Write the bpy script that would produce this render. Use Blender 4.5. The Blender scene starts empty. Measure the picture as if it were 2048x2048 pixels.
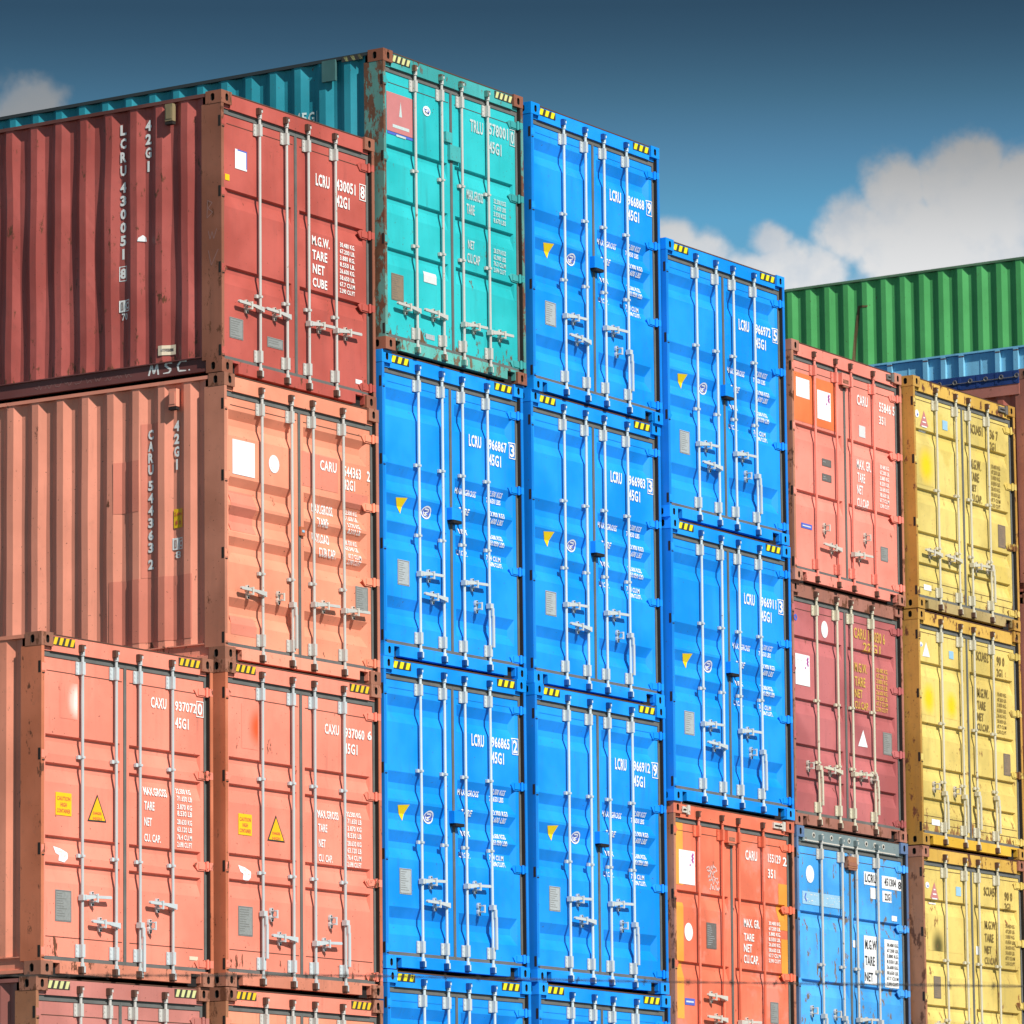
import bpy, bmesh, math, random, json
from mathutils import Vector, Matrix
R = math.radians
W = 2.438
H9, H8 = 2.896, 2.591
scene = bpy.context.scene
COL = scene.collection
rng = random.Random(7)

# ------------------------------------------------------------------ materials
def new_mat(name):
    m = bpy.data.materials.new(name); m.use_nodes = True
    nt = m.node_tree
    return m, nt, nt.nodes['Principled BSDF']

def N(nt, t, **kw):
    n = nt.nodes.new(t)
    for k, v in kw.items():
        if k.startswith('i_'):
            n.inputs[k[2:].replace('_', ' ')].default_value = v
        else:
            setattr(n, k, v)
    return n

def mixc(nt, fac, a, b, mode='MIX'):
    n = nt.nodes.new('ShaderNodeMix'); n.data_type = 'RGBA'; n.blend_type = mode
    for s, v in ((0, fac), (6, a), (7, b)):
        if isinstance(v, (int, float)): n.inputs[s].default_value = v
        elif isinstance(v, tuple): n.inputs[s].default_value = (*v, 1) if len(v) == 3 else v
        else: nt.links.new(v, n.inputs[s])
    return n.outputs[2]

def ramp(nt, val, a, b, lo=0.0, hi=1.0):
    n = nt.nodes.new('ShaderNodeMapRange'); n.interpolation_type = 'SMOOTHSTEP'
    nt.links.new(val, n.inputs[0])
    n.inputs[1].default_value = a; n.inputs[2].default_value = b
    n.inputs[3].default_value = lo; n.inputs[4].default_value = hi
    return n.outputs[0]

def mth(nt, op, a, b=0.0):
    n = nt.nodes.new('ShaderNodeMath'); n.operation = op
    for i, v in enumerate((a, b)):
        if isinstance(v, (int, float)): n.inputs[i].default_value = v
        else: nt.links.new(v, n.inputs[i])
    return n.outputs[0]

def coords(nt):
    """object coordinates shifted by where the container stands, so no two weather alike"""
    tc = N(nt, 'ShaderNodeTexCoord'); oi = N(nt, 'ShaderNodeObjectInfo')
    v = N(nt, 'ShaderNodeVectorMath', operation='MULTIPLY_ADD')
    nt.links.new(oi.outputs['Location'], v.inputs[0]); v.inputs[1].default_value = (3.7, 5.3, 2.9)
    nt.links.new(tc.outputs['Object'], v.inputs[2])
    return tc, v.outputs[0]

def noise(nt, vec, scale, detail=4, rough=.55, stretch=None):
    if stretch:
        mp = N(nt, 'ShaderNodeMapping'); mp.inputs['Scale'].default_value = stretch
        nt.links.new(vec, mp.inputs[0]); vec = mp.outputs[0]
    n = N(nt, 'ShaderNodeTexNoise'); n.inputs['Scale'].default_value = scale
    n.inputs['Detail'].default_value = detail; n.inputs['Roughness'].default_value = rough
    nt.links.new(vec, n.inputs['Vector'])
    return n.outputs['Fac']

RUST = (.20, .075, .035)
RUST_D = (.075, .03, .02)
def paint(name, col, rust=.25, fade=.12, rough=.42, dirt=.15, speck=.5, rustcol=RUST, bump=.25, foot=0.0, alt=None, spot=None, runs=.5):
    m, nt, bs = new_mat(name)
    tc, v = coords(nt)
    c = col
    light = tuple(min(1, x*(1+fade)+fade*.12) for x in col); dark = tuple(x*(1-fade*1.1) for x in col)
    base = mixc(nt, ramp(nt, noise(nt, v, 1.3, 3), .35, .65), dark, light)
    st = noise(nt, v, 3.0, 5, .6, (3.5, 3.5, .35))
    base = mixc(nt, ramp(nt, st, .5, .85, 0, .30+dirt), base, tuple(x*.62+.02 for x in col))
    if alt:                      # chalked or repainted areas
        base = mixc(nt, ramp(nt, noise(nt, v, .9, 6, .65), .53, .60), base, alt)
    if spot:                     # a touched-up or bleached place: colour, centre (x, z), radius
        s1 = N(nt, 'ShaderNodeVectorMath', operation='SUBTRACT'); nt.links.new(tc.outputs['Object'], s1.inputs[0]); s1.inputs[1].default_value = (spot[1][0], .055, spot[1][1])
        s2 = N(nt, 'ShaderNodeVectorMath', operation='MULTIPLY'); nt.links.new(s1.outputs[0], s2.inputs[0]); s2.inputs[1].default_value = (1.25, 1, 1)
        s3 = N(nt, 'ShaderNodeVectorMath', operation='LENGTH'); nt.links.new(s2.outputs[0], s3.inputs[0])
        base = mixc(nt, ramp(nt, s3.outputs['Value'], spot[2], spot[2]*.15), base, spot[0])
    if runs > 0:                 # thin dirty runs down the sheet, in some places only
        rn = mth(nt, 'MULTIPLY', ramp(nt, noise(nt, v, 11, 4, .6, (1, 1, .07)), .56, .70), ramp(nt, noise(nt, v, 1.6, 3), .50, .66))
        base = mixc(nt, mth(nt, 'MULTIPLY', rn, runs*.7), base, tuple(x*.35+.03 for x in col))
    # grime: fine mottling
    base = mixc(nt, ramp(nt, noise(nt, v, 14, 6, .7), .52, .8, 0, dirt), base, (.09, .075, .06))
    # scratches and rust
    if rust > 0:
        r1 = noise(nt, v, 8.5, 9, .70, (1, 1, .5))
        t0 = .675 - rust*.20
        f = ramp(nt, r1, t0, t0+.05)
        rc = mixc(nt, noise(nt, v, 25, 3), rustcol, RUST_D)
        if foot > 0:             # more rust low down
            sp = N(nt, 'ShaderNodeSeparateXYZ'); nt.links.new(tc.outputs['Object'], sp.inputs[0])
            ff = ramp(nt, sp.outputs[2], .55, .1, 0, foot*.16)
            r2 = mth(nt, 'ADD', noise(nt, v, 9, 8, .7, (1, 1, .5)), ff)
            f = mth(nt, 'MAXIMUM', f, ramp(nt, r2, .68, .74))
        base = mixc(nt, f, base, rc)
    if speck > 0:
        s = noise(nt, v, 42, 2, .5)
        base = mixc(nt, ramp(nt, s, .74-.05*speck, .78-.05*speck, 0, .8), base, tuple(x*.4 for x in rustcol))
    nt.links.new(base, bs.inputs['Base Color'])
    bs.inputs['Roughness'].default_value = rough
    bs.inputs['Specular IOR Level'].default_value = .3
    b = N(nt, 'ShaderNodeBump'); b.inputs['Strength'].default_value = bump; b.inputs['Distance'].default_value = .03
    hn = noise(nt, v, 2.2, 3, .45)
    nt.links.new(hn, b.inputs['Height']); nt.links.new(b.outputs[0], bs.inputs['Normal'])
    return m

def plain(name, col, rough=.6, metal=0.0, var=.12, sc=12, spec=.4):
    m, nt, bs = new_mat(name)
    tc, v = coords(nt)
    base = mixc(nt, noise(nt, v, sc, 5, .65), tuple(x*(1-var) for x in col), tuple(min(1, x*(1+var)) for x in col))
    nt.links.new(base, bs.inputs['Base Color'])
    bs.inputs['Roughness'].default_value = rough; bs.inputs['Metallic'].default_value = metal
    bs.inputs['Specular IOR Level'].default_value = spec
    return m

def flatm(name, col, rough=.55):
    m, nt, bs = new_mat(name); bs.inputs['Base Color'].default_value = (*col, 1)
    bs.inputs['Roughness'].default_value = rough
    return m

def rod_mat(name, col, rust):
    m, nt, bs = new_mat(name); tc, v = coords(nt)
    base = mixc(nt, noise(nt, v, 7, 5), tuple(x*.88 for x in col), tuple(min(1, x*1.08) for x in col))
    if rust > 0:
        base = mixc(nt, ramp(nt, noise(nt, v, 16, 6, .7), .70-.15*rust, .76-.15*rust), base, (.22, .11, .06))
    nt.links.new(base, bs.inputs['Base Color']); bs.inputs['Roughness'].default_value = .45
    return m

M = {}
M['dark'] = plain('dark_gap', (.012, .010, .010), .9)
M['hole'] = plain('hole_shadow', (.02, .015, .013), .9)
M['seam'] = plain('weld_line', (.10, .045, .03), .8)
M['rubber'] = plain('door_rubber', (.125, .128, .122), .8, var=.4, sc=6)
M['keeper'] = plain('keeper_dark', (.10, .05, .035), .8, var=.4)
M['white'] = plain('white_lettering', (.86, .86, .84), .6, var=.06, sc=30)
M['pale'] = plain('faded_lettering', (.50, .60, .60), .7, var=.25, sc=40)
M['yellowtxt'] = plain('yellow_lettering', (.62, .38, .08), .7, var=.3, sc=40)
M['browntxt'] = plain('brown_lettering', (.20, .14, .045), .7, var=.3, sc=40)
M['black'] = plain('black_print', (.03, .03, .035), .6)
M['sticker'] = plain('sticker_white', (.84, .84, .85), .4, var=.03)
M['palewhite'] = plain('sticker_worn', (.66, .66, .66), .5, var=.12, sc=20)
M['cream'] = plain('sticker_cream', (.72, .60, .45), .5)
M['bluesk'] = plain('sticker_sky', (.30, .52, .70), .5, var=.15)
M['blueink'] = plain('sticker_blue', (.08, .14, .55), .5)
M['magenta'] = plain('sticker_magenta', (.45, .08, .35), .5)
M['yel'] = plain('sign_yellow', (.85, .52, .01), .45, var=.05)
M['org'] = plain('sign_orange', (.85, .47, .01), .45, var=.12, sc=5)
M['tri'] = plain('sign_triangle', (.98, .66, .003), .45, var=.06, sc=5)
M['redink'] = plain('sign_red', (.62, .10, .06), .5)
M['pinkred'] = plain('sticker_faded_red', (.55, .20, .20), .5, var=.12, sc=8)
M['plate'] = plain('data_plate_metal', (.30, .31, .30), .55, .2, var=.35, sc=55)
M['platel'] = plain('data_plate_light', (.46, .50, .52), .5, .2, var=.25, sc=55)
M['plated'] = plain('data_plate_dark', (.16, .15, .14), .55, .1, var=.4, sc=45)
M['plateb'] = plain('data_plate_brown', (.26, .19, .13), .55, .1, var=.3, sc=45)
M['hazy'] = plain('hazard_yellow', (.82, .72, .01), .5, var=.04)
M['hazo'] = plain('hazard_amber', (.80, .52, .02), .5, var=.15)
M['hazp'] = plain('hazard_faded', (.62, .62, .28), .6, var=.2)
M['hazk'] = plain('hazard_black', (.045, .04, .035), .6, var=.3)
M['chalk'] = plain('chalk', (.72, .68, .66), .9, var=.15, sc=30)
M['chalkd'] = plain('chalk_rubbed', (.30, .17, .155), .9, var=.3, sc=20)
M['galv'] = rod_mat('galvanised', (.53, .58, .60), .2)
M['galvr'] = rod_mat('galvanised_worn', (.60, .56, .50), .55)
M['rodw'] = rod_mat('rod_white', (.53, .52, .49), .5)
M['rodblue'] = rod_mat('rod_bright', (.57, .66, .69), .15)
M['rodcream'] = rod_mat('rod_cream', (.61, .57, .44), .5)
M['rodgrey'] = rod_mat('rod_grey', (.47, .51, .52), .1)
M['castrust'] = paint('casting_rust', (.33, .135, .085), rust=.7, dirt=.4, rough=.75)
M['postrust'] = paint('post_rust', (.52, .155, .075), rust=.38, dirt=.25, rough=.7)
M['postbrown'] = paint('post_brown', (.36, .15, .075), rust=.6, dirt=.4, rough=.75)
M['postorange'] = paint('post_orange', (.50, .15, .07), rust=.4, dirt=.2, rough=.6)
M['greyhead'] = paint('header_grey', (.16, .21, .22), rust=.35, dirt=.3, rough=.6)
M['yposts'] = paint('post_ochre', (.46, .25, .05), rust=.45, speck=1.2, dirt=.45, rough=.65)
M['yhead'] = paint('header_ochre', (.62, .37, .07), rust=.65, dirt=.3, rough=.6)
M['roof_dark'] = plain('roof_edge', (.03, .04, .045), .8)

# ------------------------------------------------------------------ mesh helper
class MB:
    def __init__(s): s.v = []; s.f = []; s.m = []
    def add(s, vs, fs, mat=0):
        o = len(s.v); s.v += [tuple(p) for p in vs]
        for f in fs: s.f.append(tuple(i+o for i in f)); s.m.append(mat)
    def box(s, x0, x1, y0, y1, z0, z1, mat=0):
        s.add([(x0,y0,z0),(x1,y0,z0),(x1,y1,z0),(x0,y1,z0),(x0,y0,z1),(x1,y0,z1),(x1,y1,z1),(x0,y1,z1)],
              [(0,1,5,4),(1,2,6,5),(2,3,7,6),(3,0,4,7),(4,5,6,7),(3,2,1,0)], mat)
    def quad(s, a, b, c, d, mat=0): s.add([a,b,c,d], [(0,1,2,3)], mat)
    def prism_y(s, poly, y0, y1, mat=0):          # poly in xz (counter-clockwise seen from -y)
        n = len(poly); s.add([(x,y0,z) for x,z in poly]+[(x,y1,z) for x,z in poly],
              [tuple(range(n)), tuple(range(2*n-1, n-1, -1))]+[(i, n+i, n+(i+1)%n, (i+1)%n) for i in range(n)], mat)
    def prism_z(s, poly, z0, z1, mat=0):          # poly in xy
        n = len(poly); s.add([(x,y,z0) for x,y in poly]+[(x,y,z1) for x,y in poly],
              [tuple(range(n-1,-1,-1)), tuple(range(n, 2*n))]+[(i, (i+1)%n, n+(i+1)%n, n+i) for i in range(n)], mat)
    def tube(s, p0, p1, r, n=10, mat=0, r1=None):
        p0, p1 = Vector(p0), Vector(p1); d = (p1-p0).normalized(); r1 = r if r1 is None else r1
        a = d.orthogonal().normalized(); b = d.cross(a)
        vs = []
        for p, rr in ((p0, r), (p1, r1)):
            for i in range(n):
                t = 2*math.pi*i/n; vs.append(p+a*math.cos(t)*rr+b*math.sin(t)*rr)
        s.add(vs, [(i, (i+1)%n, n+(i+1)%n, n+i) for i in range(n)]+[tuple(range(n-1,-1,-1)), tuple(range(n,2*n))], mat)
    def mesh(s, name, mats, smooth=False):
        me = bpy.data.meshes.new(name); me.from_pydata(s.v, [], s.f)
        for m in mats: me.materials.append(m)
        me.polygons.foreach_set('material_index', s.m)
        bm = bmesh.new(); bm.from_mesh(me); bmesh.ops.recalc_face_normals(bm, faces=bm.faces); bm.to_mesh(me); bm.free()
        if smooth: me.polygons.foreach_set('use_smooth', [True]*len(me.polygons))
        me.update(); return me

def link(name, me, parent=None, loc=(0,0,0), label=None):
    o = bpy.data.objects.new(name, me); COL.objects.link(o); o.location = loc
    if parent: o.parent = parent
    if label: o['label'] = label
    return o

CACHE = {}
def cached(key, fn):
    if key not in CACHE: CACHE[key] = fn()
    return CACHE[key]

# ------------------------------------------------------------------ door relief
DOOR_Y = .055
GD = .05
def grooves(kind, H):
    """(z_top, slope_in, floor, slope_out, depth) from the bottom of the container"""
    if kind == 'wave':
        zs = [2.56, 1.842, 1.557, 1.291, .583] if H == H9 else [2.276, 1.668, 1.406, 1.126, .576]
        return [(z, .10 if H == H9 else .075, .06, .10, GD) for z in zs]
    zs = {'pair': [2.04, 1.80, 1.183, .955], 'two': [1.71, .995], 'three': [1.995, 1.50, 1.0], 'four': [2.028, 1.36, .878, .53]}[kind]
    return [(z, .012, .045, .11, .032) for z in zs]

def zprofile(kind, H):
    pts = [(.165, 0)]
    for z, a, b, c, d in sorted(grooves(kind, H)):
        pts += [(z-a-b-c, 0), (z-a-b, d), (z-a, d), (z, 0)]
    pts.append((H-.20, 0))
    return pts

def depth_z(prof, z):
    if z <= prof[0][0] or z >= prof[-1][0]: return 0.0
    for (z0, d0), (z1, d1) in zip(prof, prof[1:]):
        if z0 <= z <= z1: return d0+(d1-d0)*(z-z0)/max(1e-6, z1-z0)
    return 0.0

XL = (.078, W/2-.019); XR = (W/2+.019, W-.078)
def xramp(kind, side):
    x0, x1 = XL if side == 'L' else XR
    e, t = (.055, .05) if kind == 'wave' else (.045, .012)
    return [(x0, 0), (x0+e, 0), (x0+e+t, 1), (x1-e-t, 1), (x1-e, 0), (x1, 0)]
def depth_x(xr, x):
    if x <= xr[0][0] or x >= xr[-1][0]: return 0.0
    for (a, d0), (b, d1) in zip(xr, xr[1:]):
        if a <= x <= b: return d0+(d1-d0)*(x-a)/max(1e-6, b-a)
    return 0.0

def door_mesh(kind, H, side, mats, seams, key):
    def f():
        b = MB(); pr = zprofile(kind, H); xr = xramp(kind, side)
        nx, nz = len(xr), len(pr)
        vs = [(x, DOOR_Y+dx*dz, z) for z, dz in pr for x, dx in xr]
        fs = []
        for j in range(nz-1):
            for i in range(nx-1):
                q = (j*nx+i, j*nx+i+1, (j+1)*nx+i+1, (j+1)*nx+i); d = [vs[k][1] > DOOR_Y+1e-5 for k in q]
                if sum(d) == 1:
                    k = d.index(True); q = q[k:]+q[:k]; fs += [(q[0], q[1], q[2]), (q[0], q[2], q[3])]
                else: fs.append(q)
        b.add(vs, fs)
        x0, x1, z0, z1 = xr[0][0], xr[-1][0], pr[0][0], pr[-1][0]
        Y = DOOR_Y
        b.quad((x0,Y,z0),(x0,Y,z1),(x0,Y+.06,z1),(x0,Y+.06,z0)); b.quad((x1,Y,z0),(x1,Y+.06,z0),(x1,Y+.06,z1),(x1,Y,z1))
        b.quad((x0,Y,z0),(x0,Y+.06,z0),(x1,Y+.06,z0),(x1,Y,z0)); b.quad((x0,Y,z1),(x1,Y,z1),(x1,Y+.06,z1),(x0,Y+.06,z1))
        for zs in seams:
            if depth_z(pr, zs) == 0: b.box(x0+.05, x1-.02, Y-.003, Y+.004, zs-.003, zs+.003, 1)
        return b.mesh('door', mats)
    return cached(('door', kind, H, side, key), f)

def drape(bm, kind, H, off):
    """lay a flat bmesh in the xz plane on the pressed door sheet"""
    pr = zprofile(kind, H)
    if not bm.verts: return
    zs = [v.co.z for v in bm.verts]; xs = [v.co.x for v in bm.verts]
    z0, z1, x0, x1 = min(zs), max(zs), min(xs), max(xs)
    for z, _ in pr:
        if z0 < z < z1:
            bmesh.ops.bisect_plane(bm, geom=bm.verts[:]+bm.edges[:]+bm.faces[:], plane_co=(0,0,z), plane_no=(0,0,1))
    rs = xramp(kind, 'L' if (x0+x1)/2 < W/2 else 'R')
    for x, _ in rs:
        if x0 < x < x1:
            bmesh.ops.bisect_plane(bm, geom=bm.verts[:]+bm.edges[:]+bm.faces[:], plane_co=(x,0,0), plane_no=(1,0,0))
    for v in bm.verts:
        v.co.y = DOOR_Y - off + depth_z(pr, v.co.z)*depth_x(rs, v.co.x)

# side wall relief (left side, x = .012 flats)
PER = .2895; C0 = .387; CD = .036
def side_depth(y, L):
    if y < .225 or y > L-.225: return CD if y > .225 else 0
    t = (y-C0) % PER
    if y < C0-.073: return CD
    if t < .073: return 0
    if t < .143: return CD*(t-.073)/.07
    if t < .216: return CD
    return CD*(1-(t-.216)/.0735)
def side_breaks(L):
    ys = [.215, C0-.0735]
    y = C0
    while y < L-.5:
        ys += [y, y+.073, y+.143, y+.216]; y += PER
    ys += [y, y+.073, L-.215]
    return [a for a in ys if a < L-.2]

GLY = {}
def glyph_bm(s, bold=.024):
    """text as a flat bmesh normalised to the unit box in xz"""
    k_ = (s, bold)
    if k_ not in GLY:
        cu = bpy.data.curves.new('t', 'FONT'); cu.body = s; cu.resolution_u = 2; cu.offset = bold; cu.fill_mode = 'BOTH'
        cu.space_character = 1.06
        o = bpy.data.objects.new('t', cu); COL.objects.link(o)
        bpy.context.view_layer.update()
        me = bpy.data.meshes.new_from_object(o.evaluated_get(bpy.context.evaluated_depsgraph_get()))
        bpy.data.objects.remove(o); bpy.data.curves.remove(cu)
        vs = [(v.co.x, v.co.y) for v in me.vertices]; fs = [tuple(p.vertices) for p in me.polygons]
        bpy.data.meshes.remove(me)
        x0, x1 = min(a for a,_ in vs), max(a for a,_ in vs)
        # cap height keeps short strings such as '.' unstretched
        y0, y1 = min(b for _,b in vs), max(b for _,b in vs)
        GLY[k_] = ([((a-x0)/(x1-x0), (b-y0)/(y1-y0)) for a,b in vs], fs)
    return GLY[k_]

def put_text(bm, s, u0, z0, u1, z1, mi):
    vs, fs = glyph_bm(s)
    nv = [bm.verts.new((u0+a*(u1-u0), 0, z0+b*(z1-z0))) for a,b in vs]
    for f in fs:
        try: bm.faces.new([nv[i] for i in f]).material_index = mi
        except ValueError: pass
def put_poly(bm, pts, mi):
    bm.faces.new([bm.verts.new((x, 0, z)) for x,z in pts]).material_index = mi
def put_rect(bm, x0, z0, x1, z1, mi): put_poly(bm, [(x0,z0),(x1,z0),(x1,z1),(x0,z1)], mi)
def ell(cx, cz, rx, rz, n=20): return [(cx+rx*math.cos(2*math.pi*i/n), cz+rz*math.sin(2*math.pi*i/n)) for i in range(n)]
def put_ring(bm, cx, cz, rx, rz, t, mi, n=20):
    a, b = ell(cx,cz,rx,rz,n), ell(cx,cz,rx-t,rz-t,n)
    for i in range(n): put_poly(bm, [a[i], a[(i+1)%n], b[(i+1)%n], b[i]], mi)
def put_frame(bm, x0, z0, x1, z1, t, mi):
    put_rect(bm, x0, z0, x1, z0+t, mi); put_rect(bm, x0, z1-t, x1, z1, mi)
    put_rect(bm, x0, z0+t, x0+t, z1-t, mi); put_rect(bm, x1-t, z0+t, x1, z1-t, mi)
def put_stroke(bm, pts, w, mi):
    for (x0,z0),(x1,z1) in zip(pts, pts[1:]):
        dx, dz = x1-x0, z1-z0; l = math.hypot(dx,dz) or 1; nx, nz = -dz/l*w/2, dx/l*w/2
        put_poly(bm, [(x0-nx,z0-nz),(x1-nx,z1-nz),(x1+nx,z1+nz),(x0+nx,z0+nz)], mi)
def finish(bm, mats, name):
    me = bpy.data.meshes.new(name); bm.to_mesh(me); bm.free()
    for m in mats: me.materials.append(m)
    # face -y
    return me

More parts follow.
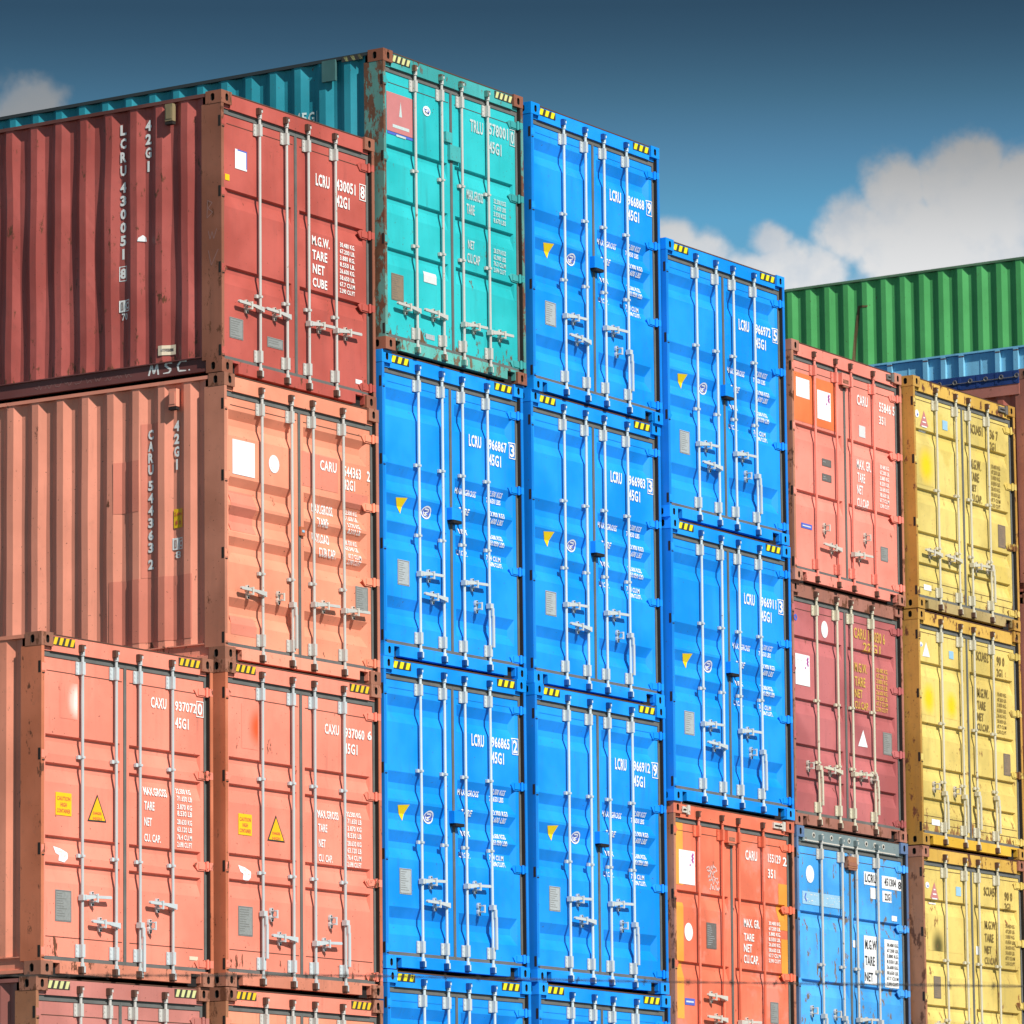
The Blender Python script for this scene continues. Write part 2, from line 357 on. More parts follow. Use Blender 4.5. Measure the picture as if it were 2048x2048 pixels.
TEXTS=[('C1a', 'LCRU', 1.525, 1.993, 1.748, 2.11, 'w'),
('C1a', '430051', 1.823, 2.01, 2.17, 2.118, 'w'),
('C1a', '8', 2.279, 2.002, 2.349, 2.123, 'box'),
('C1a', '42G1', 1.828, 1.854, 2.07, 1.969, 'w'),
('C1a', 'M.G.W.', 1.459, 1.42, 1.743, 1.51, 'w'),
('C1a', 'TARE', 1.464, 1.286, 1.703, 1.376, 'w'),
('C1a', 'NET', 1.469, 1.155, 1.66, 1.245, 'w'),
('C1a', 'CUBE', 1.468, 1.028, 1.7, 1.114, 'w'),
('C1a', '30.480 KG.', 1.878, 1.478, 2.154, 1.522, 'w'),
('C1a', '67.200 LB.', 1.877, 1.416, 2.153, 1.459, 'w'),
('C1a', '3.880 KG.', 1.877, 1.353, 2.152, 1.397, 'w'),
('C1a', '8.550 LB.', 1.876, 1.291, 2.151, 1.334, 'w'),
('C1a', '26.600 KG.', 1.875, 1.228, 2.151, 1.272, 'w'),
('C1a', '58.650 LB.', 1.875, 1.166, 2.15, 1.209, 'w'),
('C1a', '67.7 CU.M', 1.874, 1.103, 2.149, 1.147, 'w'),
('C1a', '2.390 CU.FT', 1.873, 1.041, 2.148, 1.084, 'w'),
('C1b', 'CARU', 1.533, 1.912, 1.796, 2.008, 'w'),
('C1b', '544363', 1.88, 1.903, 2.189, 2.004, 'w'),
('C1b', '2', 2.313, 1.904, 2.364, 2.002, 'w'),
('C1b', '42G1', 1.879, 1.78, 2.093, 1.879, 'w'),
('C1b', 'MAX.GROSS', 1.459, 1.509, 1.792, 1.601, 'w'),
('C1b', 'TARE', 1.496, 1.384, 1.663, 1.467, 'w'),
('C1b', 'PAYLOAD', 1.463, 1.236, 1.731, 1.325, 'w'),
('C1b', 'CUB.CAP.', 1.509, 1.106, 1.78, 1.192, 'w'),
('C1b', '32.500 KG.', 1.952, 1.559, 2.194, 1.603, 'w'),
('C1b', '71.650 LB.', 1.951, 1.503, 2.193, 1.547, 'w'),
('C1b', '3.770 KG.', 1.951, 1.434, 2.192, 1.478, 'w'),
('C1b', '8.310 LB.', 1.95, 1.378, 2.191, 1.423, 'w'),
('C1b', '28.730 KG.', 1.949, 1.276, 2.19, 1.32, 'w'),
('C1b', '63.340 LB.', 1.948, 1.22, 2.189, 1.264, 'w'),
('C1b', '67.7 CU.M', 1.947, 1.145, 2.188, 1.19, 'w'),
('C1b', '2.390 CU.FT', 1.946, 1.09, 2.187, 1.134, 'w'),
('C0a', 'CAXU', 1.572, 2.395, 1.796, 2.491, 'w'),
('C0a', '937072', 1.891, 2.4, 2.237, 2.486, 'w'),
('C0a', '0', 2.29, 2.391, 2.36, 2.497, 'box'),
('C0a', '45G1', 1.891, 2.246, 2.12, 2.342, 'w'),
('C0a', 'MAX.GROSS', 1.477, 1.624, 1.808, 1.698, 'w'),
('C0a', 'TARE', 1.477, 1.496, 1.622, 1.572, 'w'),
('C0a', 'NET', 1.476, 1.358, 1.584, 1.43, 'w'),
('C0a', 'CU. CAP.', 1.476, 1.22, 1.712, 1.289, 'w'),
('C0a', '32.500 KG', 1.921, 1.674, 2.167, 1.721, 'w'),
('C0a', '71.650 LB', 1.92, 1.608, 2.167, 1.655, 'w'),
('C0a', '3.870 KG', 1.92, 1.535, 2.166, 1.582, 'w'),
('C0a', '8.530 LB', 1.92, 1.477, 2.166, 1.524, 'w'),
('C0a', '28.630 KG', 1.92, 1.403, 2.166, 1.45, 'w'),
('C0a', '63.120 LB', 1.92, 1.338, 2.166, 1.385, 'w'),
('C0a', '76.4 CU.M', 1.919, 1.269, 2.165, 1.316, 'w'),
('C0a', '2.698 CU.FT', 1.919, 1.204, 2.165, 1.251, 'w'),
('C1c', 'CAXU', 1.576, 2.374, 1.802, 2.469, 'w'),
('C1c', '937060', 1.866, 2.367, 2.211, 2.461, 'w'),
('C1c', '6', 2.26, 2.377, 2.33, 2.464, 'w'),
('C1c', '45G1', 1.852, 2.22, 2.097, 2.317, 'w'),
('C1c', 'MAX.GROSS', 1.463, 1.596, 1.789, 1.671, 'w'),
('C1c', 'TARE', 1.468, 1.472, 1.608, 1.544, 'w'),
('C1c', 'NET', 1.473, 1.332, 1.582, 1.404, 'w'),
('C1c', 'CU. CAP.', 1.472, 1.2, 1.69, 1.268, 'w'),
('C1c', '32.500 KG', 1.9, 1.643, 2.155, 1.69, 'w'),
('C1c', '71.650 LB', 1.899, 1.579, 2.154, 1.626, 'w'),
('C1c', '3.870 KG', 1.899, 1.512, 2.153, 1.559, 'w'),
('C1c', '8.530 LB', 1.898, 1.448, 2.153, 1.495, 'w'),
('C1c', '28.630 KG', 1.897, 1.375, 2.152, 1.422, 'w'),
('C1c', '63.120 LB', 1.897, 1.311, 2.151, 1.359, 'w'),
('C1c', '76.4 CU.M', 1.896, 1.246, 2.15, 1.293, 'w'),
('C1c', '2.698 CU.FT', 1.895, 1.182, 2.15, 1.229, 'w'),
('C2a', 'TRLU', 1.542, 2.39, 1.771, 2.513, 'pale'),
('C2a', '578001', 1.844, 2.422, 2.217, 2.542, 'pale'),
('C2a', '0', 2.271, 2.4, 2.329, 2.531, 'palebox'),
('C2a', '45G1', 1.84, 2.241, 2.094, 2.359, 'pale'),
('C2a', 'MAX.GROSS', 1.467, 1.705, 1.756, 1.804, 'pale'),
('C2a', 'TARE', 1.464, 1.561, 1.602, 1.66, 'pale'),
('C2a', 'NET', 1.48, 1.217, 1.594, 1.303, 'pale'),
('C2a', 'CU.CAP', 1.464, 1.077, 1.686, 1.173, 'pale'),
('C2a', '32.500 KGS', 1.912, 1.746, 2.161, 1.794, 'pale'),
('C2a', '71.650 LBS', 1.911, 1.683, 2.159, 1.73, 'pale'),
('C2a', '3.930 KGS', 1.909, 1.617, 2.157, 1.665, 'pale'),
('C2a', '8.670 LBS', 1.908, 1.553, 2.156, 1.601, 'pale'),
('C2a', '28.570 KGS', 1.901, 1.25, 2.149, 1.297, 'pale'),
('C2a', '62.980 LBS', 1.899, 1.186, 2.147, 1.234, 'pale'),
('C2a', '76.3 CU.M', 1.898, 1.123, 2.145, 1.17, 'pale'),
('C2a', '2.694 CU.FT', 1.896, 1.059, 2.144, 1.107, 'pale'),
('C2b', 'LCRU', 1.522, 2.188, 1.736, 2.305, 'w'),
('C2b', '966867', 1.839, 2.203, 2.186, 2.307, 'w'),
('C2b', '3', 2.269, 2.182, 2.344, 2.306, 'box'),
('C2b', '45G1', 1.836, 2.05, 2.083, 2.162, 'w'),
('C2b', 'MAX. GROSS', 1.339, 1.708, 1.702, 1.766, 'w'),
('C2b', 'TARE', 1.336, 1.511, 1.524, 1.569, 'w'),
('C2b', 'NET', 1.356, 1.315, 1.51, 1.369, 'w'),
('C2b', 'CU.CAP.', 1.352, 1.113, 1.544, 1.167, 'w'),
('C2b', '32.500 KGS', 1.86, 1.756, 2.14, 1.807, 'w'),
('C2b', '71.650 LBS', 1.858, 1.69, 2.139, 1.74, 'w'),
('C2b', '3.900 KGS', 1.855, 1.55, 2.136, 1.6, 'w'),
('C2b', '8.600 LBS', 1.854, 1.487, 2.134, 1.538, 'w'),
('C2b', '28.600 KGS', 1.851, 1.332, 2.131, 1.382, 'w'),
('C2b', '63.050 LBS', 1.849, 1.268, 2.129, 1.318, 'w'),
('C2b', '76.4 CU.M', 1.846, 1.128, 2.126, 1.178, 'w'),
('C2b', '2.698 CU.FT', 1.845, 1.064, 2.125, 1.114, 'w'),
('C5a', 'CARU', 1.484, 2.115, 1.725, 2.23, 'w'),
('C5a', '55846 5', 1.952, 2.116, 2.335, 2.223, 'w'),
('C5a', '351', 1.946, 1.975, 2.119, 2.067, 'w'),
('C5a', 'MAX. GR.', 1.457, 1.402, 1.775, 1.512, 'w'),
('C5a', 'TARE', 1.469, 1.261, 1.635, 1.365, 'w'),
('C5a', 'NET', 1.455, 1.128, 1.585, 1.227, 'w'),
('C5a', 'CU.CAP.', 1.45, 0.979, 1.723, 1.084, 'w'),
('C5a', '30.480 KG.', 1.948, 1.478, 2.191, 1.523, 'w'),
('C5a', '67.200 LB.', 1.945, 1.416, 2.188, 1.461, 'w'),
('C5a', '3.880 KG.', 1.943, 1.354, 2.186, 1.398, 'w'),
('C5a', '8.550 LB.', 1.94, 1.292, 2.183, 1.336, 'w'),
('C5a', '26.600 KG.', 1.938, 1.23, 2.181, 1.274, 'w'),
('C5a', '58.650 LB.', 1.936, 1.168, 2.178, 1.212, 'w'),
('C5a', '67.7 CU.M', 1.933, 1.106, 2.176, 1.15, 'w'),
('C5a', '2.390 CU.FT', 1.931, 1.044, 2.173, 1.088, 'w'),
('C4c', 'CARU', 1.485, 2.12, 1.727, 2.223, 'w'),
('C4c', '155129', 1.917, 2.131, 2.212, 2.222, 'w'),
('C4c', '2', 2.263, 2.118, 2.344, 2.212, 'w'),
('C4c', '351', 1.913, 1.969, 2.096, 2.063, 'w'),
('C4c', 'MAX. GR.', 1.439, 1.424, 1.762, 1.512, 'w'),
('C4c', 'TARE', 1.436, 1.285, 1.644, 1.363, 'w'),
('C4c', 'NET', 1.433, 1.169, 1.601, 1.253, 'w'),
('C4c', 'CU.CAP.', 1.43, 1.053, 1.732, 1.142, 'w'),
('C4c', '30.480 KG.', 1.919, 1.481, 2.194, 1.52, 'w'),
('C4c', '67.200 LB.', 1.917, 1.426, 2.192, 1.465, 'w'),
('C4c', '3.880 KG.', 1.916, 1.37, 2.191, 1.409, 'w'),
('C4c', '8.550 LB.', 1.915, 1.314, 2.189, 1.353, 'w'),
('C4c', '26.600 KG.', 1.913, 1.259, 2.188, 1.298, 'w'),
('C4c', '58.650 LB.', 1.912, 1.203, 2.186, 1.242, 'w'),
('C4c', '67.7 CU.M', 1.91, 1.147, 2.185, 1.187, 'w'),
('C4c', '2.390 CU.FT', 1.909, 1.092, 2.183, 1.131, 'w'),
('C5b', 'CARU 155030 6', 1.404, 2.14, 2.099, 2.26, 'y'),
('C5b', '22G1', 1.605, 2.016, 1.994, 2.116, 'y'),
('C5b', 'M.G.W.', 1.411, 1.774, 1.682, 1.878, 'y'),
('C5b', 'TARE', 1.406, 1.622, 1.641, 1.726, 'y'),
('C5b', 'NET', 1.401, 1.496, 1.574, 1.589, 'y'),
('C5b', 'CU.CAP.', 1.396, 1.373, 1.711, 1.459, 'y'),
('C5b', '30.480 KG.', 1.862, 1.819, 2.152, 1.867, 'y'),
('C5b', '67.200 LB.', 1.859, 1.758, 2.149, 1.806, 'y'),
('C5b', '3.880 KG.', 1.857, 1.697, 2.147, 1.745, 'y'),
('C5b', '8.550 LB.', 1.855, 1.636, 2.144, 1.684, 'y'),
('C5b', '26.600 KG.', 1.852, 1.575, 2.142, 1.623, 'y'),
('C5b', '58.650 LB.', 1.85, 1.514, 2.139, 1.562, 'y'),
('C5b', '67.7 CU.M', 1.848, 1.453, 2.137, 1.501, 'y'),
('C5b', '2.390 CU.FT', 1.845, 1.392, 2.135, 1.44, 'y'),
('C5c', 'LCRU', 1.534, 2.111, 1.787, 2.205, 'k'),
('C5c', '451304', 1.931, 2.103, 2.222, 2.189, 'k'),
('C5c', '8', 2.296, 2.087, 2.365, 2.174, 'k'),
('C5c', '22G1', 1.933, 1.946, 2.109, 2.024, 'k'),
('C5c', 'M.G.W', 1.509, 1.389, 1.76, 1.496, 'k'),
('C5c', 'TARE', 1.502, 1.219, 1.718, 1.321, 'k'),
('C5c', 'NET', 1.496, 1.049, 1.677, 1.145, 'k'),
('C5c', '30.480 KG.', 1.962, 1.449, 2.251, 1.488, 'k'),
('C5c', '67.200 LB.', 1.96, 1.389, 2.248, 1.428, 'k'),
('C5c', '3.880 KG.', 1.957, 1.329, 2.246, 1.368, 'k'),
('C5c', '8.550 LB.', 1.955, 1.269, 2.244, 1.308, 'k'),
('C5c', '26.600 KG.', 1.953, 1.209, 2.241, 1.248, 'k'),
('C5c', '58.650 LB.', 1.951, 1.149, 2.239, 1.188, 'k'),
('C5c', '67.7 CU.M', 1.948, 1.089, 2.237, 1.128, 'k'),
('C5c', '2.390 CU.FT', 1.946, 1.029, 2.234, 1.068, 'k'),
('C6a', 'SCU451', 1.401, 2.151, 1.705, 2.261, 'd'),
('C6a', '36 7', 1.853, 2.153, 2.082, 2.263, 'd'),
('C6a', '2G1', 1.845, 2.028, 2.016, 2.12, 'd'),
('C6a', 'M.G.W.', 1.389, 1.745, 1.649, 1.859, 'd'),
('C6a', 'TARE', 1.382, 1.608, 1.593, 1.711, 'd'),
('C6a', 'NET', 1.384, 1.491, 1.524, 1.57, 'd'),
('C6a', 'CU.CAP.', 1.378, 1.372, 1.653, 1.463, 'd'),
('C6a', '30.480 KG.', 1.87, 1.819, 2.122, 1.865, 'd'),
('C6a', '67.200 LB.', 1.867, 1.755, 2.119, 1.801, 'd'),
('C6a', '3.880 KG.', 1.863, 1.69, 2.115, 1.736, 'd'),
('C6a', '8.550 LB.', 1.86, 1.626, 2.111, 1.672, 'd'),
('C6a', '26.600 KG.', 1.856, 1.562, 2.108, 1.608, 'd'),
('C6a', '58.650 LB.', 1.853, 1.497, 2.104, 1.543, 'd'),
('C6a', '67.7 CU.M', 1.849, 1.433, 2.101, 1.479, 'd'),
('C6a', '2.390 CU.FT', 1.845, 1.369, 2.097, 1.415, 'd'),
('C6b', 'SCU452', 1.431, 2.175, 1.723, 2.283, 'd'),
('C6b', '90 0', 1.89, 2.169, 2.108, 2.278, 'd'),
('C6b', '2G1', 1.883, 2.046, 2.053, 2.137, 'd'),
('C6b', 'M.G.W.', 1.434, 1.761, 1.701, 1.869, 'd'),
('C6b', 'TARE', 1.426, 1.626, 1.627, 1.723, 'd'),
('C6b', 'NET', 1.419, 1.498, 1.573, 1.588, 'd'),
('C6b', 'CU.CAP.', 1.413, 1.386, 1.706, 1.469, 'd'),
('C6b', '30.480 KG.', 1.888, 1.824, 2.138, 1.867, 'd'),
('C6b', '67.200 LB.', 1.885, 1.763, 2.135, 1.806, 'd'),
('C6b', '3.880 KG.', 1.881, 1.702, 2.132, 1.745, 'd'),
('C6b', '8.550 LB.', 1.878, 1.641, 2.128, 1.684, 'd'),
('C6b', '26.600 KG.', 1.875, 1.58, 2.125, 1.623, 'd'),
('C6b', '58.650 LB.', 1.872, 1.519, 2.122, 1.562, 'd'),
('C6b', '67.7 CU.M', 1.869, 1.458, 2.119, 1.501, 'd'),
('C6b', '2.390 CU.FT', 1.865, 1.397, 2.115, 1.44, 'd'),
('C6c', 'SCU451', 1.499, 2.147, 1.789, 2.247, 'd'),
('C6c', '90 0', 1.965, 2.122, 2.181, 2.223, 'd'),
('C6c', '2G1', 1.958, 2.011, 2.127, 2.1, 'd'),
('C6c', 'M.G.W.', 1.502, 1.777, 1.778, 1.872, 'd'),
('C6c', 'TARE', 1.494, 1.635, 1.704, 1.728, 'd'),
('C6c', 'NET', 1.487, 1.507, 1.649, 1.591, 'd'),
('C6c', 'CU.CAP.', 1.48, 1.386, 1.781, 1.467, 'd'),
('C6c', '30.480 KG.', 1.973, 1.821, 2.227, 1.863, 'd'),
('C6c', '67.200 LB.', 1.97, 1.761, 2.224, 1.803, 'd'),
('C6c', '3.880 KG.', 1.967, 1.701, 2.22, 1.743, 'd'),
('C6c', '8.550 LB.', 1.963, 1.641, 2.217, 1.683, 'd'),
('C6c', '26.600 KG.', 1.96, 1.581, 2.214, 1.623, 'd'),
('C6c', '58.650 LB.', 1.957, 1.521, 2.21, 1.563, 'd'),
('C6c', '67.7 CU.M', 1.953, 1.461, 2.207, 1.503, 'd'),
('C6c', '2.390 CU.FT', 1.95, 1.401, 2.203, 1.443, 'd')]
MARKS=[('C1a', 'sticker', 0.263, 1.918, 0.445, 2.1, 'blueedge'),
('C1a', 'plate', 0.173, 0.344, 0.381, 0.533, 'grey'),
('C1a', 'plate', 0.752, 0.349, 0.999, 0.443, 'grey'),
('C1a', 'sticker', 0.109, 1.783, 0.176, 1.84, 'yellow'),
('C1a', 'sticker', 2.155, 0.219, 2.261, 0.26, 'white'),
('C1b', 'sticker', 0.175, 1.697, 0.515, 2.013, 'white'),
('C1b', 'round', 0.731, 1.784, 0.893, 1.95, 'white'),
('C1b', 'plate', 2.094, 0.672, 2.295, 0.901, 'grey'),
('C1b', 'lockseal', 1.215, 1.259, 1.299, 1.34, ''),
('C1b', 'patch', 1.25, 1.732, 1.826, 2.053, 'p'),
('C1b', 'patch', 1.938, 1.626, 2.308, 1.765, 'p'),
('C1b', 'patch', 0.152, 1.184, 0.542, 1.549, 'p'),
('C1b', 'patch', 0.145, 0.245, 0.536, 0.418, 'p'),
('C0a', 'caution', 0.244, 1.36, 0.462, 1.554, ''),
('C0a', 'warn', [(0.818, 1.56), (0.697, 1.347), (0.932, 1.352)], ''),
('C0a', 'fig', 0.24, 0.963, 0.417, 1.094, 'white'),
('C0a', 'plate', 0.242, 0.462, 0.464, 0.729, 'grey'),
('C0a', 'sticker', 2.127, 0.228, 2.251, 0.261, 'cream'),
('C1c', 'caution', 0.245, 1.355, 0.447, 1.543, ''),
('C1c', 'warn', [(0.814, 1.552), (0.698, 1.341), (0.938, 1.341)], ''),
('C1c', 'fig', 0.267, 0.947, 0.436, 1.086, 'white'),
('C1c', 'plate', 0.241, 0.46, 0.458, 0.723, 'grey'),
('C2a', 'redlogo', 0.109, 2.08, 0.564, 2.509, ''),
('C2a', 'emblem', 0.724, 2.395, 0.852, 2.491, ''),
('C2a', 'plate', 0.163, 0.502, 0.368, 0.759, 'brown'),
('C2a', 'sticker', 0.71, 0.762, 0.929, 0.866, 'palewhite'),
('C2a', 'sticker', 0.733, 0.213, 0.884, 0.263, 'palegrey'),
('C2b', 'tri', [(0.291, 1.529), (0.464, 1.546), (0.378, 1.393)], ''),
('C2b', 'emblem', 0.714, 1.395, 0.873, 1.518, ''),
('C2b', 'plate', 0.289, 0.704, 0.487, 0.944, 'lightgrey'),
('C2b', 'lockbox', 1.154, 1.419, 1.374, 1.536, ''),
('C5a', 'sticker', 0.158, 2.004, 0.446, 2.213, 'white'),
('C5a', 'sticker', 0.627, 1.829, 0.95, 2.144, 'magenta'),
('C5a', 'patch', 0.083, 1.74, 1.013, 2.266, 'o'),
('C5a', 'sticker', 1.524, 1.767, 1.666, 1.895, 'palewhite'),
('C5a', 'plate', 0.697, 1.327, 0.898, 1.406, 'dark'),
('C5a', 'plate', 0.692, 1.162, 0.897, 1.243, 'dark'),
('C5a', 'sticker', 0.222, 0.589, 0.455, 0.643, 'bluelabel'),
('C5a', 'plate', 1.966, 0.459, 2.131, 0.618, 'grey'),
('C4c', 'patch', 0.108, 1.762, 0.305, 2.409, 'O'),
('C4c', 'patch', 0.092, 0.417, 0.239, 1.585, 'O'),
('C4c', 'patch', 2.164, 1.444, 2.358, 1.927, 'O'),
('C4c', 'patch', 2.211, 0.951, 2.407, 1.351, 'O'),
('C4c', 'sticker', 0.18, 1.774, 0.52, 2.119, 'magenta'),
('C4c', 'round', 0.259, 1.204, 0.422, 1.387, 'white'),
('C4c', 'plate', 0.693, 1.155, 0.892, 1.418, 'dark'),
('C4c', 'plate', 1.967, 0.465, 2.133, 0.687, 'grey'),
('C4c', 'sticker', 0.255, 0.559, 0.448, 0.627, 'bluelabel'),
('C4c', 'scribble', 0.674, 1.752, 0.965, 2.003, ''),
('C5b', 'ring', 0.112, 2.179, 0.182, 2.25, ''),
('C5b', 'round', 0.695, 2.064, 0.839, 2.247, 'white'),
('C5b', 'sticker', 0.141, 1.501, 0.477, 1.831, 'magenta'),
('C5b', 'tri_white', [(1.578, 1.155), (1.461, 0.971), (1.672, 0.974)], ''),
('C5b', 'plate', 2.022, 0.936, 2.218, 1.178, 'grey'),
('C5c', 'round', 0.258, 2.01, 0.43, 2.196, 'white'),
('C5c', 'sticker', 0.174, 1.781, 1.041, 1.917, 'skyblue'),
('C5c', 'sticker', 1.513, 2.085, 1.838, 2.225, 'white'),
('C5c', 'sticker', 1.909, 2.072, 2.238, 2.209, 'white'),
('C5c', 'sticker', 2.279, 2.072, 2.382, 2.194, 'white'),
('C5c', 'sticker', 1.652, 1.942, 1.789, 2.06, 'white'),
('C5c', 'sticker', 1.916, 1.928, 2.121, 2.048, 'white'),
('C5c', 'sticker', 1.488, 1.02, 1.785, 1.537, 'white'),
('C5c', 'sticker', 1.941, 1.009, 2.251, 1.525, 'white'),
('C5c', 'sticker', 1.247, 1.392, 1.322, 1.468, 'white'),
('C5c', 'sticker', 2.116, 1.734, 2.234, 1.79, 'white'),
('C6a', 'round', 0.107, 2.144, 0.199, 2.231, 'whiteblue'),
('C6a', 'tri_red', [(0.315, 2.244), (0.218, 2.057), (0.413, 2.075)], ''),
('C6a', 'sticker', 0.746, 2.096, 0.867, 2.202, 'skyblue'),
('C6a', 'patch', 0.122, 1.483, 0.5, 1.776, 'Y'),
('C6a', 'plate', 2.027, 0.928, 2.207, 1.19, 'brown'),
('C6a', 'sticker', 0.219, 0.228, 0.391, 0.289, 'white'),
('C6b', 'round', 0.078, 2.184, 0.176, 2.237, 'whiteblue'),
('C6b', 'tri_white', [(0.253, 2.247), (0.163, 2.083), (0.337, 2.089)], ''),
('C6b', 'sticker', 0.783, 2.123, 0.89, 2.211, 'skyblue'),
('C6b', 'patch', 0.101, 1.52, 0.412, 1.73, 'Y'),
('C6b', 'patch', 0.65, 1.527, 0.922, 1.677, 'Y'),
('C6b', 'plate', 2.035, 0.938, 2.201, 1.184, 'brown'),
('C6b', 'sticker', 0.295, 0.237, 0.48, 0.301, 'white'),
('C6c', 'round', 0.138, 2.138, 0.225, 2.208, 'whiteblue'),
('C6c', 'tri_red', [(0.343, 2.218), (0.243, 2.038), (0.435, 2.033)], ''),
('C6c', 'sticker', 0.84, 2.101, 0.96, 2.202, 'skyblue'),
('C6c', 'dirt', 0.162, 1.566, 0.979, 1.766, ''),
('C6c', 'plate', 0.279, 0.95, 0.44, 1.19, 'brown'),
('C6c', 'sticker', 1.283, 1.478, 1.358, 1.572, 'white')]
# ------------------------------------------------------------------ shared steel parts
def casting_mesh(mat, side, key):
    """ISO corner casting with real pockets in its front and its outer side"""
    def f():
        b = MB(); X, Y, Z = .162, .178, .118; n = 16
        cx, cz, rx, rz = .085, .059, .022, .036
        st = []
        for i in range(n):
            t = 2*math.pi*(i+.5)/n; c, s_ = math.cos(t), math.sin(t)
            st.append((rx*max(-1, min(1, c*1.25)), rz*s_ if abs(s_) < .75 else rz*s_))
        def face(tf, W_, H_, a0, b0):
            rect = []
            for i in range(n):
                t = 2*math.pi*(i+.5)/n; c, s_ = math.cos(t), math.sin(t); k = max(abs(c)/1, abs(s_)/1)
                x = a0 + (c/k)*(W_-a0 if c > 0 else a0); z = b0 + (s_/k)*(H_-b0 if s_ > 0 else b0)
                rect.append((x, z))
            # make sure the corners are in the outline
            out = [tf(x, 0, z) for x, z in rect]; inn = [tf(a0+p, 0, b0+q) for p, q in st]; deep = [tf(a0+p, .035, b0+q) for p, q in st]
            o = len(b.v); b.v += out+inn+deep
            for i in range(n):
                j = (i+1) % n
                b.f.append((o+i, o+j, o+n+j, o+n+i)); b.m.append(0)
                b.f.append((o+n+i, o+n+j, o+2*n+j, o+2*n+i)); b.m.append(1)
            b.f.append(tuple(o+2*n+i for i in range(n))); b.m.append(1)
            for i in range(n):      # corner triangles
                j = (i+1) % n; (xa, za), (xb, zb) = rect[i], rect[j]
                if abs(xa-xb) > 1e-6 and abs(za-zb) > 1e-6:
                    xc = xa if (abs(xa) < 1e-6 or abs(xa-W_) < 1e-6) else xb
                    zc = za if (abs(za) < 1e-6 or abs(za-H_) < 1e-6) else zb
                    o2 = len(b.v); b.v += [tf(xa,0,za), tf(xc,0,zc), tf(xb,0,zb)]; b.f.append((o2,o2+1,o2+2)); b.m.append(0)
        face(lambda x, d, z: (x, d, z), X, Z, cx, cz)
        face(lambda y, d, z: (d, y, z), Y, Z, .098, cz)
        b.quad((X,0,0),(X,Y,0),(X,Y,Z),(X,0,Z)); b.quad((0,Y,0),(0,Y,Z),(X,Y,Z),(X,Y,0))
        b.quad((0,0,Z),(X,0,Z),(X,Y,Z),(0,Y,Z)); b.quad((0,0,0),(0,Y,0),(X,Y,0),(X,0,0))
        if side == 'R': b.v = [(X-x, y, z) for x, y, z in b.v]
        me = bpy.data.meshes.new('corner_casting'); me.from_pydata(b.v, [], b.f)
        me.materials.append(mat); me.materials.append(M['hole']); me.polygons.foreach_set('material_index', b.m); me.update()
        return me
    return cached(('cast', side, key), f)

HZ9 = [2.60, 1.86, 1.06, .20]; HZ8 = [2.31, 1.66, .96, .20]
def post_mesh(mat, H, side, key):
    def f():
        b = MB(); z0, z1 = .118, H-.118
        p = [(.003,.003),(.042,.003),(.042,.10),(.16,.10),(.16,.112),(.028,.112),(.028,.225),(.003,.225)]
        if side == 'R': p = [(W-x, y) for x, y in p][::-1]
        b.prism_z(p, z0, z1)
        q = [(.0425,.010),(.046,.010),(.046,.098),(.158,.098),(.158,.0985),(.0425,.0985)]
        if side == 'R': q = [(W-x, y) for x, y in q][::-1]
        b.prism_z(q, z0+.01, z1-.01, 1)  # dark lining: shade of the door recess put into the colour
        # dark slots where the hinge lugs are welded through the outer flange
        for z in (HZ9 if H == H9 else HZ8):
            if side == 'L': b.box(.0015, .010, .010, .036, z-.055, z+.045, 1)
            if side == 'L': b.box(.012, .045, -.001, .004, z-.062, z-.052, 1)
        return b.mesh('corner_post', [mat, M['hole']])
    return cached(('post', H, side, key), f)

def header_mesh(mat, H, key):
    def f():
        b = MB(); b.box(.164, W-.164, .024, .10, H-.152, H-.008)
        b.box(.06, .164, .035, .10, H-.152, H-.120); b.box(W-.164, W-.06, .035, .10, H-.152, H-.120)
        b.box(.164, W-.164, .020, .030, H-.016, H-.006, 1)
        return b.mesh('door_header', [mat, M['seam']])
    return cached(('head', H, key), f)
def sill_mesh(mat, key):
    def f():
        b = MB()
        p = [(.164,.030),(.176,.030),(.176,.108),(.285,.108),(.285,.022),(W-.310,.022),(W-.310,.108),(W-.172,.108),(W-.172,.030),(W-.164,.030),(W-.164,.130),(.164,.130)]
        b.prism_y(p, .024, .10); b.box(.05, .164, .03, .10, .118, .130); b.box(W-.164, W-.05, .03, .10, .118, .130)
        b.box(.170, .30, .070, .085, .0, .115, 1); b.box(W-.31, W-.165, .070, .085, .0, .115, 1)
        return b.mesh('door_sill', [mat, M['dark']])
    return cached(('sill', key), f)

